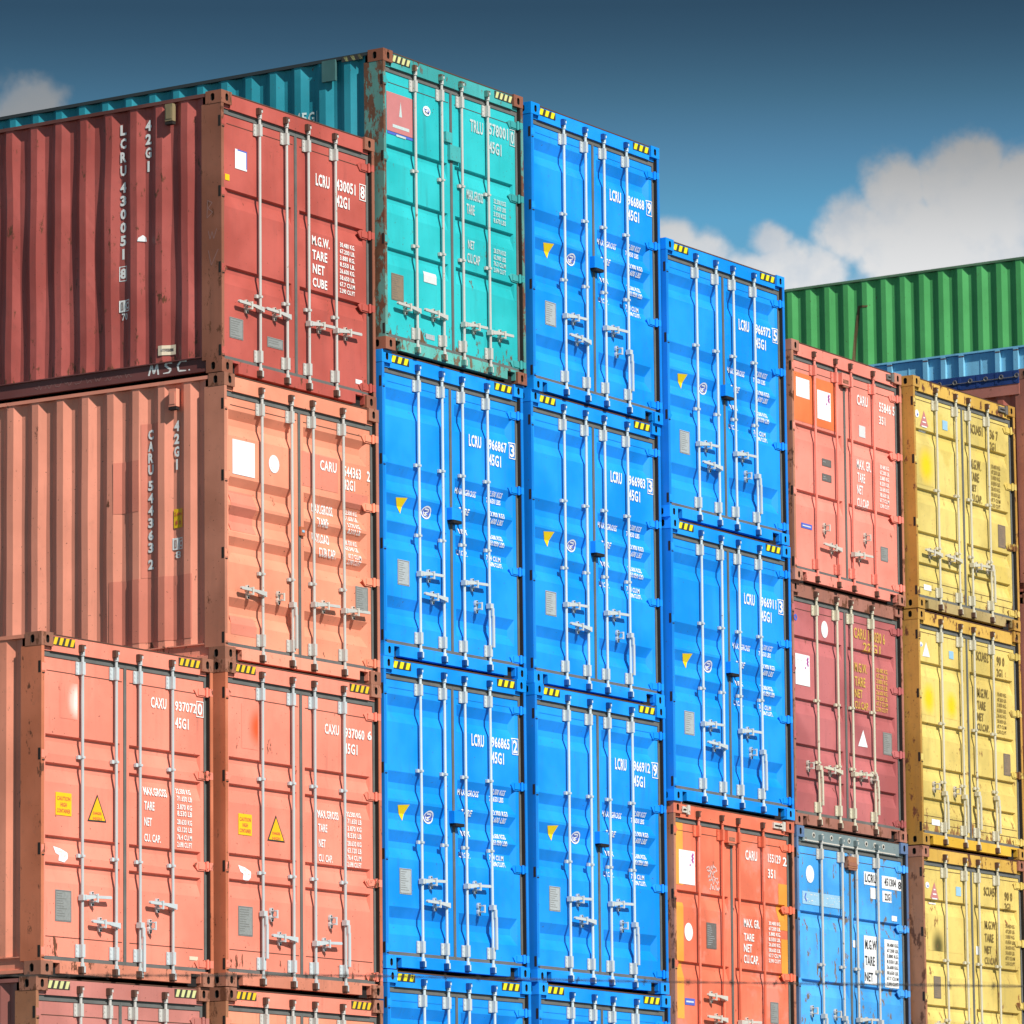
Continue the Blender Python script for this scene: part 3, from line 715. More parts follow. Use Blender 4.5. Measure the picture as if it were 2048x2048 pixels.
def side_mesh(mat, H, L, right, key, warp=0.0, seed=1):
    def f():
        r = random.Random(seed); ys = side_breaks(L)
        nz = 16 if warp else 1
        z0, z1 = .158, H-.046
        zz = [z0+(z1-z0)*k/nz for k in range(nz+1)]
        b = MB(); vs = []
        ny = len(ys)
        wob = {}
        for k, z in enumerate(zz):
            for i, y in enumerate(ys):
                g = i//2
                edge = 1 if 0 < k < nz else 0
                if g not in wob: wob[g] = [r.uniform(0, 6.28) for _ in range(4)]+[r.uniform(.3, 1)]
                if (g, k) not in wob:
                    q = wob[g]; zn = k/nz; env = math.sin(math.pi*zn)**.6
                    wob[(g, k)] = (math.sin(zn*7+q[0])*q[4]*env, (math.sin(zn*5+q[1])*.6+math.sin(zn*13+q[2])*.4)*q[4]*env)
                a, c = wob[(g, k)]
                x = .012+side_depth(y+1e-4, L) if side_depth(y+1e-4, L) < CD*.5 else .012+CD
                vs.append((x + a*warp*.5*edge, y + c*warp*edge, z))
        fs = [(k*ny+i, k*ny+i+1, (k+1)*ny+i+1, (k+1)*ny+i) for k in range(nz) for i in range(ny-1)]
        b.add(vs, fs)
        b.box(.012, .05, .2, L-.2, z1, z1+.003, 0)
        if right: b.v = [(W-x, y, z) for x, y, z in b.v]
        me = b.mesh('side_wall', [mat])
        return me
    return cached(('side', H, L, right, key, warp, seed), f)
def toprail_mesh(mat, H, L, right, key):
    def f():
        b = MB(); b.box(.004, .064, .178, L-.178, H-.046, H-.014)
        if right: b.v = [(W-x, y, z) for x, y, z in b.v]
        return b.mesh('top_rail', [mat])
    return cached(('trail', H, L, right, key), f)
def botrail_mesh(mat, L, right, key):
    def f():
        b = MB(); b.box(.028, .052, .178, L-.178, .03, .158); b.box(.006, .052, .178, L-.178, .148, .158); b.box(.005, .052, .178, L-.178, .018, .046)
        if right: b.v = [(W-x, y, z) for x, y, z in b.v]
        return b.mesh('bottom_rail', [mat])
    return cached(('brail', L, right, key), f)
def roof_mesh(mat, H, L, key):
    def f():
        b = MB(); b.box(.05, W-.05, .10, L-.10, H-.032, H-.022)
        y = .5
        while y < L-.5: b.box(.12, W-.12, y, y+.06, H-.022, H-.012); y += .21
        return b.mesh('roof', [mat])
    return cached(('roof', H, L, key), f)
def floor_mesh(mat, L, key):
    def f():
        b = MB(); b.box(.06, W-.06, .11, L-.10, .13, .15)
        y = .4
        while y < L-.3: b.box(.06, W-.06, y, y+.05, .03, .13); y += .5
        return b.mesh('floor', [mat])
    return cached(('floor', L, key), f)
def rear_mesh(mat, H, L, key):
    def f():
        b = MB(); b.box(.16, W-.16, L-.06, L-.03, .12, H-.12); b.box(.003, .16, L-.16, L-.003, .118, H-.118); b.box(W-.16, W-.003, L-.16, L-.003, .118, H-.118)
        b.box(.162, W-.162, L-.10, L-.006, .02, .12); b.box(.162, W-.162, L-.10, L-.006, H-.12, H-.01)
        for x in (0, W-.162):
            for z in (0, H-.118): b.box(x, x+.162, L-.178, L, z, z+.118)
        return b.mesh('rear_wall', [mat])
    return cached(('rear', H, L, key), f)

ROD_Y = .018
ROD_X = [.63, 1.035, 1.385, 1.82]
def rod_mesh(mats, H, key, painted):
    def f():
        b = MB(); b.tube((0, ROD_Y, .055), (0, ROD_Y, H-.085), .0138, 10)
        # cam heads and the keepers they turn in
        for z, s_ in ((.05, 1), (H-.085, -1)):
            b.box(-.020, .022, ROD_Y-.022, ROD_Y+.012, z-.012, z+.045*1 if s_ > 0 else z+.012, 0)
            b.tube((0, ROD_Y, z+s_*.02), (0, ROD_Y, z+s_*.07), .022, 10)
        b.box(-.050, -.020, -.018, .026, H-.125, H-.070, 1); b.box(-.046, .014, -.010, .026, H-.070, H-.062, 1)
        b.box(-.050, -.020, -.018, .026, .036, .090, 1); b.box(-.046, .016, -.010, .026, .028, .040, 1)
        return b.mesh('lock_rod', mats, False)
    return cached(('rod', H, key), f)
def bracket_mesh(mat, key):
    def f():
        b = MB(); b.box(-.060, .022, .040, .050, -.055, .055); b.box(-.020, .020, .0, .042, -.055, .055)
        for z in (-.038, 0, .038): b.box(-.054, -.040, .036, .041, z-.007, z+.007)
        return b.mesh('rod_bracket', [mat])
    return cached(('brk', key), f)
def guide_mesh(mat, key):
    def f():
        b = MB(); b.box(-.018, .018, .0, .050, -.010, .010); b.box(-.048, -.016, .026, .050, -.016, .016)
        return b.mesh('rod_guide', [mat])
    return cached(('gd', key), f)
def handle_mesh(mat, mode, key):
    def f():
        b = MB(); b.box(-.026, .026, -.012, .040, -.024, .024)
        if mode == 'hang':
            b.box(-.008, .026, -.020, -.006, -.10, -.02); b.box(.0, .030, -.022, -.004, -.40, -.09)
        else:
            s_ = 1 if mode == 'R' else -1
            p = [(0,-.020),(.12,-.014),(.13,-.010),(.36,-.004),(.37,.006),(.36,.022),(.13,.014),(.12,.016),(0,.020)]
            p = [(x*s_, z+.01*(x > .1)) for x, z in p]
            b.prism_y(p if s_ > 0 else p[::-1], -.018, .004)
        return b.mesh('door_handle', [mat])
    return cached(('hd', mode, key), f)
def catch_mesh(mat, key):
    def f():
        b = MB()
        b.prism_y([(-.014,-.062),(.014,-.062),(.024,-.040),(.024,-.016),(.012,0),(.024,.016),(.024,.040),(.014,.062),(-.014,.062),(-.024,.040),(-.024,.016),(-.012,0),(-.024,-.016),(-.024,-.040)], .030, .052)
        b.box(-.020, .020, -.022, .034, -.030, -.018); b.box(-.020, .020, -.022, .034, .028, .038)
        b.tube((0,-.026,-.034),(0,-.026,.040), .010, 8)
        b.box(-.008, .008, .024, .032, .046, .056, 1); b.box(-.008, .008, .024, .032, -.056, -.046, 1)
        return b.mesh('handle_catch', [mat, M['hole']])
    return cached(('ct', key), f)
def hinge_mesh(mat, side, key):
    def f():
        b = MB()
        e = W-.225 if side == 'R' else W-.15
        p = [(e, .01), (e+.045, -.042), (W-.05, -.042), (W-.05, .036), (e+.045, .036)]
        b.prism_y(p, .044, .056); b.prism_y([(e+.055, -.030), (W-.05, -.030), (W-.05, .024), (e+.055, .024)], .036, .046)
        b.tube((W-.062, .026, -.045), (W-.062, .026, .04), .015, 8)
        b.box(W-.055, W-.006, .0015, .03, -.036, .030)
        if side == 'L': b.v = [(W-x, y, z) for x, y, z in b.v]
        return b.mesh('door_hinge', [mat])
    return cached(('hg', side, key), f)
def gasket_mesh(H, side):
    def f():
        b = MB(); y0, y1 = DOOR_Y-.008, DOOR_Y+.05
        xa, xb = (.047, W/2-.001) if side == 'L' else (W/2+.001, W-.047)
        ia, ib = (XL if side == 'L' else XR)
        za, zb = .128, H-.152
        b.box(xa, ia-.001, y0, y1, za, zb); b.box(ib+.001, xb, y0, y1, za, zb)
        b.box(ia-.001, ib+.001, y0, y1, za, .164); b.box(ia-.001, ib+.001, y0, y1, H-.199, zb)
        return b.mesh('door_seal', [M['rubber']])
    return cached(('gk', H, side), f)
def hazard_mesh(yc, n, right):
    def f():
        b = MB(); L_, h = .31, .072
        b.box(0, L_, .018, .0245, 0, h, 1)
        w = L_/n
        for i in range(n):
            x = i*w+.008; sl = .030; a = .50*w
            b.prism_y([(x, .004), (x+a, .004), (min(L_, x+a+sl), h-.004), (x+sl*.8, h-.004)], .0155, .020, 0)
        return b.mesh('hazard_marking', [yc, M['hazk']])
    return cached(('hz', yc.name, n), f)

# ------------------------------------------------------------------ marks on the doors
def marks_for(cn): return [t for t in TEXTS if t[0] == cn], [k for k in MARKS if k[0] == cn]
TM = ['white', 'pale', 'yellowtxt', 'browntxt', 'black']
TMI = {'w': 0, 'box': 0, 'pale': 1, 'palebox': 1, 'y': 2, 'd': 3, 'k': 4}
DU = .015
CU = .042
def add_marks(doors, cn, kind, H, patchmats):
    tx, mk = marks_for(cn)
    rows = [[], []]
    for _, s, u0, z0, u1, z1, c in tx:
        ident = z0 > H*.60
        sh = .032 if 1.75 < u0 < 2.02 else 0
        u0, u1 = u0+DU+sh, u1+DU
        lim_ = W-.078-(.022 if 'box' in c else .006)
        if u1 > lim_: u0 -= (u1-lim_)*(1 if 'box' in c or len(s) == 1 else .3); u1 = lim_
        rows[0 if ident else 1].append((s, u0, z0, u1, z1, c))
    for nm, rr in zip(('serial_lettering', 'weight_lettering'), rows):
        if nm[0] == 'w': blocks = [[q for q in rr if q[0][0].isdigit()]]+[[q] for q in rr if not q[0][0].isdigit()]
        else: blocks = [[q] for q in rr]
        for bl in blocks:
            if not bl: continue
            tot = bmesh.new()
            for s, u0, z0, u1, z1, c in bl:
                put_text(tot, s, u0, z0, u1, z1, TMI[c])
                if 'box' in c:
                    g = .018; put_frame(tot, u0-g, z0-g, u1+g, z1+g, .008, TMI[c])
            drape(tot, kind, H, .007)
            link(nm, finish(tot, [M[k] for k in TM], nm), doors['R'])
    P = patchmats
    for k in mk:
        kd = k[1]
        if kd in ('tri', 'warn', 'tri_white', 'tri_red'):
            pts = [(x+DU, z) for x, z in k[2]]
            if kd == 'tri': pts[2] = (pts[2][0]+.035, pts[2][1]); pts[1] = (pts[1][0]+.01, pts[1][1])
            xs = [p[0] for p in pts]
            d = doors['L' if sum(xs)/3 < W/2 else 'R']
            bm = bmesh.new(); cx = sum(xs)/3; cz = sum(p[1] for p in pts)/3
            def tri(f, mi): put_poly(bm, [(cx+(x-cx)*f, cz+(z-cz)*f) for x, z in pts], mi)
            if kd == 'warn':
                tri(1.12, 0); drape(bm, kind, H, .004)
                b2 = bmesh.new()
                put_poly(b2, [(cx+(x-cx)*.95, cz+(z-cz)*.95) for x, z in pts], 1)
                drape(b2, kind, H, .0055)
                b3 = bmesh.new()
                for i, w in enumerate(('DANGER', 'HIGH')): put_text(b3, w, cx-.06, cz-.02-i*.045, cx+.06, cz+.005-i*.045, 2)
                drape(b3, kind, H, .007)
                me = finish(bm, [M['black'], M['org'], M['redink']], 'warning_triangle')
                for bb in (b2, b3):
                    t = bpy.data.meshes.new('t'); bb.to_mesh(t); bb.free()
                    q = bmesh.new(); q.from_mesh(me); q.from_mesh(t); q.to_mesh(me); q.free(); bpy.data.meshes.remove(t)
                link('warning_triangle', me, d)
            else:
                tri(1.0, 0)
                drape(bm, kind, H, .004)
                mm = {'tri': 'tri', 'tri_white': 'sticker', 'tri_red': 'pinkred'}[kd]
                o = link('triangle_sticker', finish(bm, [M[mm], M['sticker']], 'triangle_sticker'), d)
                if kd == 'tri_red':
                    b3 = bmesh.new()
                    for i in range(4): 
                        hw = .02+.02*i; put_rect(b3, cx-hw, cz+.03-i*.05, cx+hw, cz+.045-i*.05, 0)
                    drape(b3, kind, H, .006); link('sticker_print', finish(b3, [M['sticker']], 'sticker_print'), d)
            continue
        x0, z0, x1, z1, c = k[2]+DU, k[3], k[4]+DU, k[5], k[6]
        d = doors['L' if (x0+x1)/2 < W/2 else 'R']
        lim = XL if (x0+x1)/2 < W/2 else XR
        if c == 'magenta': x0 -= .015; x1 -= .045
        if kd == 'emblem' and z0 < 1.9: x0 += .045; x1 += .05
        if x1 > lim[1]-.005 and kd == 'sticker': x0 -= x1-lim[1]+.005
        x0, x1 = max(x0, lim[0]+.005), min(x1, lim[1]-.005); z0 = max(z0, .155)
        w, h, cx, cz = x1-x0, z1-z0, (x0+x1)/2, (z0+z1)/2
        bm = bmesh.new(); layers = []
        def layer(off):
            nonlocal bm
            drape(bm, kind, H, off); layers.append(bm); bm = bmesh.new()
        mats = [M['sticker']]; nm = 'sticker'
        if kd == 'sticker':
            nm = 'paper_label'
            mats = [{'white': M['sticker'], 'blueedge': M['sticker'], 'yellow': M['yel'], 'cream': M['cream'], 'palewhite': M['palewhite'],
                     'palegrey': M['platel'], 'magenta': M['sticker'], 'bluelabel': M['blueink'], 'skyblue': M['bluesk']}[c], M['blueink'], M['magenta'], M['palewhite'], M['black']]
            put_rect(bm, x0, z0, x1, z1, 0); layer(.0045)
            if c == 'blueedge': put_rect(bm, x0+w*.2, z1-.012, x1, z1, 1); put_rect(bm, x1-.012, z0+h*.1, x1, z1-.012, 1); layer(.0055)
            if c == 'magenta':
                for i in range(5):
                    put_poly(bm, ell(x1-w*(.12+.05*(i % 2)), z1-h*(.10+.055*i), .016, .016, 8), 2)
                put_poly(bm, ell(x1-w*.30, z1-h*.42, .013, .013, 8), 2)
                put_text(bm, 'carrier', x0+w*.08, z1-h*.22, x0+w*.5, z1-h*.16, 3); put_rect(bm, x0+w*.1, z0+h*.12, x0+w*.55, z0+h*.14, 3); layer(.0055)
            if c == 'bluelabel': put_rect(bm, x0+w*.12, cz-h*.12, x1-w*.12, cz+h*.12, 3); layer(.0055)
            if c == 'skyblue' and w > .3:
                r = random.Random(5)
                for i in range(26):
                    a, b_ = r.uniform(x0+.02, x1-.05), r.uniform(z0+.02, z1-.03); put_rect(bm, a, b_, a+r.uniform(.01, .04), b_+r.uniform(.004, .012), 3)
                put_stroke(bm, [(x0+.08, z1-.02), (x0+.05, cz), (x0+.09, z0+.03)], .02, 1); layer(.0055)
        elif kd == 'plate':
            nm = 'data_plate'; mats = [{'grey': M['plate'], 'lightgrey': M['platel'], 'dark': M['plated'], 'brown': M['plateb']}[c], M['plated'], M['platel']]
            put_rect(bm, x0, z0, x1, z1, 0); layer(.004)
            put_frame(bm, x0+.006, z0+.006, x1-.006, z1-.006, .005, 1)
            i = z1-.03
            while i > z0+.03:
                ww = w*rng.uniform(.35, .8); put_rect(bm, x0+.02, i-.004, x0+.015+ww*.9, i, 1 if c != 'dark' else 2); i -= .021
            layer(.005)
        elif kd in ('round', 'ring', 'emblem'):
            nm = 'round_emblem' if kd == 'emblem' else 'round_sticker'
            mats = [M['sticker'], M['blueink'], M['palewhite']]
            if kd == 'ring': put_ring(bm, cx, cz, w/2, h/2, .02, 1); layer(.0045)
            elif kd == 'round':
                put_poly(bm, ell(cx, cz, w/2, h/2), 0); layer(.0045)
                if c == 'whiteblue': put_poly(bm, ell(cx+.01, cz-.01, w*.18, h*.18, 10), 1); layer(.006)
                else: put_ring(bm, cx, cz, w*.36, h*.36, .008, 2); layer(.006)
            else:
                put_poly(bm, ell(cx, cz, w/2, h/2), 1); layer(.0045)
                put_ring(bm, cx, cz, w/2, h/2, .014, 0)
                put_stroke(bm, [(cx-.035, cz+h*.24), (cx+.03, cz+h*.24), (cx+.035, cz+.01), (cx-.03, cz-.01), (cx+.04, cz-h*.24), (cx-.03, cz-h*.2)], .014, 0)
                put_stroke(bm, [(cx-.045, cz+h*.1), (cx-.03, cz-h*.25)], .012, 0); layer(.006)
        elif kd == 'patch':
            nm = 'paint_patch'; mats = [P[c]]
            if c == 'O' and x0 < .4: x0, x1 = lim[0]+.002, .26
            if c == 'O' and x0 > 1.9: x1 = lim[1]-.002
            put_rect(bm, x0, z0, x1, z1, 0); layer(.0025)
        elif kd == 'dirt':
            nm = 'paint_patch'; mats = [M['dirtpatch']]; put_rect(bm, x0, z0, x1, z1, 0); layer(.0025)
        elif kd == 'caution':
            nm = 'caution_label'; mats = [M['yel'], M['redink']]; put_rect(bm, x0, z0, x1, z1, 0); layer(.0045)
            for i, s in enumerate(('CAUTION', 'HIGH', 'CONTAINER')):
                ww = w*(.84 if i != 1 else .4); zc = z1-h*(.26+.27*i); put_text(bm, s, cx-ww/2, zc-.018, cx+ww/2, zc+.018, 1)
            layer(.006)
        elif kd == 'fig':
            nm = 'torn_label'; r = random.Random(int(x0*1000))
            put_poly(bm, [(x0,z1),(x0+w*.55,z1-h*.12),(x1,z1-h*.35),(x1-w*.04,z0+h*.25),(x0+w*.7,z0),(x0+w*.25,z0+h*.08),(x0+w*.3,z0+h*.45),(x0+w*.08,z0+h*.55)], 0); layer(.0045)
            mats = [M['sticker'], M['cream']]
            put_stroke(bm, [(x0+w*.3,z1-h*.3),(x0+w*.6,z1-h*.32)], .008, 1); put_stroke(bm, [(x0+w*.5,z1-h*.35),(x0+w*.5,cz-h*.1)], .008, 1); put_stroke(bm, [(x0+w*.7,z1-h*.5),(x0+w*.72,cz-h*.1),(x0+w*.9,cz)], .008, 1); layer(.006)
        elif kd == 'redlogo':
            nm = 'faded_logo_panel'; mats = [M['pinkred'], M['blueink'], M['pale']]
            put_rect(bm, x0, z0+.05, x1, z1, 0); put_rect(bm, x0+.01, z0+.02, x1-.01, z0+.045, 1); layer(.0045)
            put_poly(bm, [(cx-.02, cz), (cx+.03, cz), (cx+.008, z1-h*.15)], 2); put_rect(bm, cx-.13, cz-.12, cx+.15, cz-.09, 2); put_rect(bm, cx-.07, cz-.2, cx+.09, cz-.18, 2); layer(.006)
        elif kd == 'scribble':
            nm = 'chalk_writing'; mats = [M['chalk']]; r = random.Random(3)
            for j in range(5):
                zz = z1-h*(.08+.2*j); x = x0+w*.1+w*.05*j; pts = []
                for i in range(16): pts.append((x, zz+r.uniform(-.035, .035))); x += w*.045
                put_stroke(bm, pts, .007, 0)
            layer(.006)
        elif kd == 'lockseal':
            x0 -= .04; x1 -= .04
            b = MB(); b.box(x0, x1, -.0+DOOR_Y-.03, DOOR_Y, z0, z1); b.box(x0+.02, x1-.015, DOOR_Y-.034, DOOR_Y-.029, z0+.03, z1-.03, 1)
            link('lock_box', b.mesh('lock_box', [M['postorange'], M['bluesk']]), d); bm.free(); continue
        elif kd == 'lockbox':
            x0 -= .095; x1 -= .075
            b = MB(); b.box(x0, x1, DOOR_Y-.06, DOOR_Y, z0, z1); b.box(x0+.01, x1-.01, DOOR_Y-.07, DOOR_Y-.005, z0-.03, z0, 1)
            link('lock_box', b.mesh('lock_box', [P['body'], M['dark']]), d); bm.free(); continue
        bm.free()
        me = bpy.data.meshes.new(nm); q = bmesh.new()
        for l in layers:
            t = bpy.data.meshes.new('t'); l.to_mesh(t); l.free(); q.from_mesh(t); bpy.data.meshes.remove(t)
        q.to_mesh(me); q.free()
        for m in mats: me.materials.append(m)
        link(nm, me, d)

# ------------------------------------------------------------------ containers
def root_of(name, loc, tilt, label, group=None, cat='shipping container'):
    o = bpy.data.objects.new(name, None); COL.objects.link(o); o.empty_display_size = .3
    o.location = loc; o.rotation_euler = (0, tilt, 0)
    o['label'] = label; o['category'] = cat
    if group: o['group'] = group
    return o

def put_side_layer(root, nm, polys, mats, L, off, flat_x=None):
    """polys: (list of (y,z), material index); laid on the pressed left wall"""
    bm = bmesh.new()
    for pts, mi in polys:
        bm.faces.new([bm.verts.new((0, y, z)) for y, z in pts]).material_index = mi
    if flat_x is None:
        ys = [v.co.y for v in bm.verts]; a, b = min(ys), max(ys)
        for y in side_breaks(L):
            if a < y < b: bmesh.ops.bisect_plane(bm, geom=bm.verts[:]+bm.edges[:]+bm.faces[:], plane_co=(0,y,0), plane_no=(0,1,0))
        for v in bm.verts: v.co.x = .012+side_depth(v.co.y, L)-off
    else:
        for v in bm.verts: v.co.x = flat_x-off
    return link(nm, finish(bm, mats, nm), root)

def yrect(y0, y1, z0, z1): return [(y0,z0),(y1,z0),(y1,z1),(y0,z1)]
def ytext(s, yc, w, z0, h):
    vs, fs = glyph_bm(s, .045); out = []
    ww = w*1.15*(.35 if s == '1' else 1)
    P = [(yc-(a-.5)*ww, z0+b*h) for a, b in vs]
    return [[P[i] for i in f] for f in fs]
def ytext_lr(s, ya, yb, z0, z1):            # left-to-right text running towards the doors
    vs, fs = glyph_bm(s); P = [(ya+(yb-ya)*a, z0+b*(z1-z0)) for a, b in vs]
    return [[P[i] for i in f] for f in fs]
def frame_polys(y0, y1, z0, z1, t):
    return [yrect(y0,y1,z0,z0+t), yrect(y0,y1,z1-t,z1), yrect(y0,y0+t,z0+t,z1-t), yrect(y1-t,y1,z0+t,z1-t)]

def container(cn, pos, H, L, kind, mt, label, group=None, handles=(), catches=(), guides=(), seams=(), hazard=None, warp=0.0, seed=1, extra_patch=None, rods=None):
    x, y, z, t = pos; RX = rods or ROD_X
    root = root_of('shipping_container', (x, y, z), t, label, group)
    k = cn if mt.get('key') is None else mt['key']
    for s, xx in (('L', 0), ('R', W-.162)):
        cm = casting_mesh(mt['cast'], s, mt['cast'].name)
        for zz in (0, H-.118): link('corner_casting', cm, root, (xx, 0, zz))
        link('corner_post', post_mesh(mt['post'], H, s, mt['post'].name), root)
    link('door_header', header_mesh(mt['head'], H, mt['head'].name), root)
    link('door_sill', sill_mesh(mt['sill'], mt['sill'].name), root)
    for right in (False, True):
        link('side_wall', side_mesh(mt['side'], H, L, right, mt['side'].name, 0 if right else warp, seed), root)
        link('top_rail', toprail_mesh(mt['rail'], H, L, right, mt['rail'].name), root)
        link('bottom_rail', botrail_mesh(mt.get('brail', mt['side']), L, right, mt.get('brail', mt['side']).name), root)
    link('roof', roof_mesh(M['roof_dark'], H, L, 'r'), root)
    link('floor', floor_mesh(M['dark'], L, 'f'), root)
    link('rear_wall', rear_mesh(mt['side'], H, L, mt['side'].name), root)
    doors = {}
    for s in 'LR':
        d = link('door', door_mesh(kind, H, s, [mt['door'], mt.get('seam', M['seam'])], seams, mt['door'].name), root); doors[s] = d
        link('door_seal', gasket_mesh(H, s), d)
        for zz in (HZ9 if H == H9 else HZ8):
            link('door_hinge', hinge_mesh(mt['hinge'], s, mt['hinge'].name), d, (0, 0, zz))
    rd, bk = mt['rod'], mt['brk']
    for i, xx in enumerate(RX):
        d = doors['L' if i < 2 else 'R']
        link('lock_rod', rod_mesh([rd, mt['keeper']], H, rd.name+mt['keeper'].name, False), d, (xx, 0, 0))
        for zz in (H-.262, .225): link('rod_bracket', bracket_mesh(bk, bk.name), d, (xx, 0, zz))
        for zz in guides: link('rod_guide', guide_mesh(bk, bk.name), d, (xx, 0, zz))
    for i, mode, zz in handles:
        link('door_handle', handle_mesh(mt.get('handle', bk), mode, mt.get('handle', bk).name), doors['L' if i < 2 else 'R'], (RX[i], 0, zz))
    for xx, zz in catches:
        link('handle_catch', catch_mesh(mt.get('catch', M['galvr']), mt.get('catch', M['galvr']).name), doors['L' if xx < W/2 else 'R'], (xx+CU, 0, zz))
    if hazard:
        yc, n = hazard
        for xx in (.172, W-.172-.31): link('hazard_marking', hazard_mesh(yc, n, False), root, (xx, 0, H-.098))
    pm = {'body': mt['door']}
    if extra_patch: pm.update(extra_patch)
    add_marks(doors, cn, kind, H, pm)
    return root, doors

def bare_container(pos, H, L, mt, label, group=None):
    """a container of which only a strip of wall, rail and post shows"""
    root = root_of('shipping_container', pos[:3], pos[3], label, group)
    for s, xx in (('L', 0), ('R', W-.162)):
        cm = casting_mesh(mt['cast'], s, mt['cast'].name)
        for zz in (0, H-.118): link('corner_casting', cm, root, (xx, 0, zz))
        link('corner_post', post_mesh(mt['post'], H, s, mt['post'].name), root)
    for right in (False, True):
        link('side_wall', side_mesh(mt['side'], H, L, right, mt['side'].name, 0, 1), root)
        link('top_rail', toprail_mesh(mt['rail'], H, L, right, mt['rail'].name), root)
        link('bottom_rail', botrail_mesh(mt['side'], L, right, mt['side'].name), root)
    link('rear_wall', rear_mesh(mt['side'], H, L, mt['side'].name), root)
    link('door_header', header_mesh(mt['head'], H, mt['head'].name), root); link('door_sill', sill_mesh(mt['sill'], mt['sill'].name), root)
    for s in 'LR': link('door', door_mesh('three', H, s, [mt['door'], M['seam']], (), mt['door'].name), root)
    link('roof', roof_mesh(mt.get('roof', M['roof_dark']), H, L, mt.get('roof', M['roof_dark']).name), root)
    return root

def mats(door, side=None, post=None, cast=None, head=None, sill=None, rail=None, hinge=None, rod='galv', brk=None, keeper=None, **kw):
    d = dict(door=door, side=side or door, post=post or door, cast=cast or door, head=head or door, sill=sill or head or door,
             rail=rail or side or door, hinge=hinge or door, rod=M[rod] if isinstance(rod, str) else rod)
    d['brk'] = M[brk] if isinstance(brk, str) else (brk or d['rod']); d['keeper'] = keeper or d['cast']
    d.update(kw); return d

blue = paint('paint_blue', (.003, .285, .90), rust=0, fade=.11, rough=.38, dirt=.14, speck=.5, runs=.35, bump=.18)
blue_post = paint('paint_blue_post', (.004, .20, .66), rust=.0, fade=.05, rough=.45, dirt=.12, speck=.4)
salmon = paint('paint_salmon', (.83, .252, .175), rust=.10, fade=.09, rough=.5, dirt=.12, speck=.5, foot=.9)
salmon_sill = paint('paint_salmon_sill', (.62, .22, .14), rust=.55, fade=.1, rough=.6, dirt=.35)
salmon_side = paint('paint_salmon_side', (.76, .27, .17), rust=.15, fade=.1, dirt=.2)
peach = paint('paint_peach', (.80, .285, .175), rust=.08, fade=.1, rough=.5, dirt=.1, foot=.5)
peach_side = paint('paint_peach_side', (.82, .305, .205), rust=.16, fade=.06, rough=.5, dirt=.1, foot=.6)
peach_post = paint('paint_peach_post', (.50, .19, .12), rust=.3, fade=.12, rough=.7, dirt=.2)
peach_patch = paint('paint_peach_patch', (.70, .225, .155), rust=.05, fade=.06, rough=.5, dirt=.1)
brick = paint('paint_brick_red', (.46, .09, .068), rust=.12, fade=.12, rough=.42, dirt=.15, foot=.6)
brick_side = paint('paint_brick_side', (.40, .085, .07), rust=.35, fade=.12, rough=.42, dirt=.3, foot=1.0)
brick_post = paint('paint_brick_post', (.27, .095, .055), rust=.45, rough=.7, dirt=.25)
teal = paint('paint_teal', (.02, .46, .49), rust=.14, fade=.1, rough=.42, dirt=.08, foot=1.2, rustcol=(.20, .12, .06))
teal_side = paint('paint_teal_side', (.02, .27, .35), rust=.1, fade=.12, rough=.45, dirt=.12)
teal_post = paint('paint_teal_post', (.10, .27, .24), rust=.95, rough=.7, dirt=.3, rustcol=(.22, .10, .055))
teal_sill = paint('paint_teal_sill', (.10, .42, .38), rust=.85, rough=.6, dirt=.35, rustcol=(.26, .20, .13))
teal_head = paint('paint_teal_head', (.05, .36, .36), rust=.4, rough=.5, dirt=.3)
coral = paint('paint_coral', (.80, .255, .195), rust=.12, fade=.1, rough=.5, dirt=.12, foot=.5)
coral_post = paint('paint_coral_post', (.42, .17, .10), rust=.6, dirt=.35, rough=.7)
coral_patch = paint('paint_coral_patch', (.82, .19, .06), rust=.05, dirt=.05, rough=.5)
vermil = paint('paint_vermilion', (.76, .175, .095), rust=.14, fade=.12, rough=.5, dirt=.15, foot=.4, alt=(.78, .24, .17))
orange_patch = paint('paint_orange_patch', (.84, .34, .05), rust=.1, dirt=.08, rough=.5)
maroon = paint('paint_maroon', (.44, .12, .122), rust=.12, fade=.16, rough=.42, dirt=.15, foot=.6)
maroon_head = paint('paint_maroon_head', (.36, .15, .11), rust=.65, rough=.6, dirt=.35)
dusky = paint('paint_dusky_red', (.52, .19, .16), rust=.1, fade=.08, dirt=.15)
sky = paint('paint_sky_blue', (.06, .35, .80), rust=.56, fade=.15, rough=.5, dirt=.15, rustcol=(.30, .26, .20))
sky_cast = paint('paint_sky_cast', (.10, .17, .32), rust=.3, dirt=.3)
yellow = paint('paint_yellow', (.66, .51, .15), rust=.18, fade=.14, rough=.48, dirt=.3, foot=1.1, rustcol=(.34, .16, .05), alt=(.66, .50, .13))
yellow2 = paint('paint_yellow_rusty', (.67, .50, .14), rust=.34, fade=.14, rough=.5, dirt=.32, foot=1.4, rustcol=(.42, .19, .06))
yellow_side = paint('paint_yellow_side', (.60, .42, .10), rust=.4, dirt=.3)
yellow_patch = paint('paint_yellow_patch', (.80, .56, .04), rust=0, dirt=.02, rough=.35)
yellow_sill = paint('paint_yellow_sill', (.40, .29, .12), rust=.5, dirt=.5, rough=.6)
yellow_sill2 = paint('paint_amber_sill', (.72, .42, .04), rust=.3, dirt=.2, rough=.6)
M['dirtpatch'] = paint('paint_dirty_patch', (.40, .33, .11), rust=.4, dirt=.4)
green = paint('paint_green', (.085, .40, .12), rust=.06, fade=.07, rough=.42, dirt=.1)
green_rail = paint('paint_green_rail', (.10, .20, .11), rust=.2, dirt=.5, rough=.7)
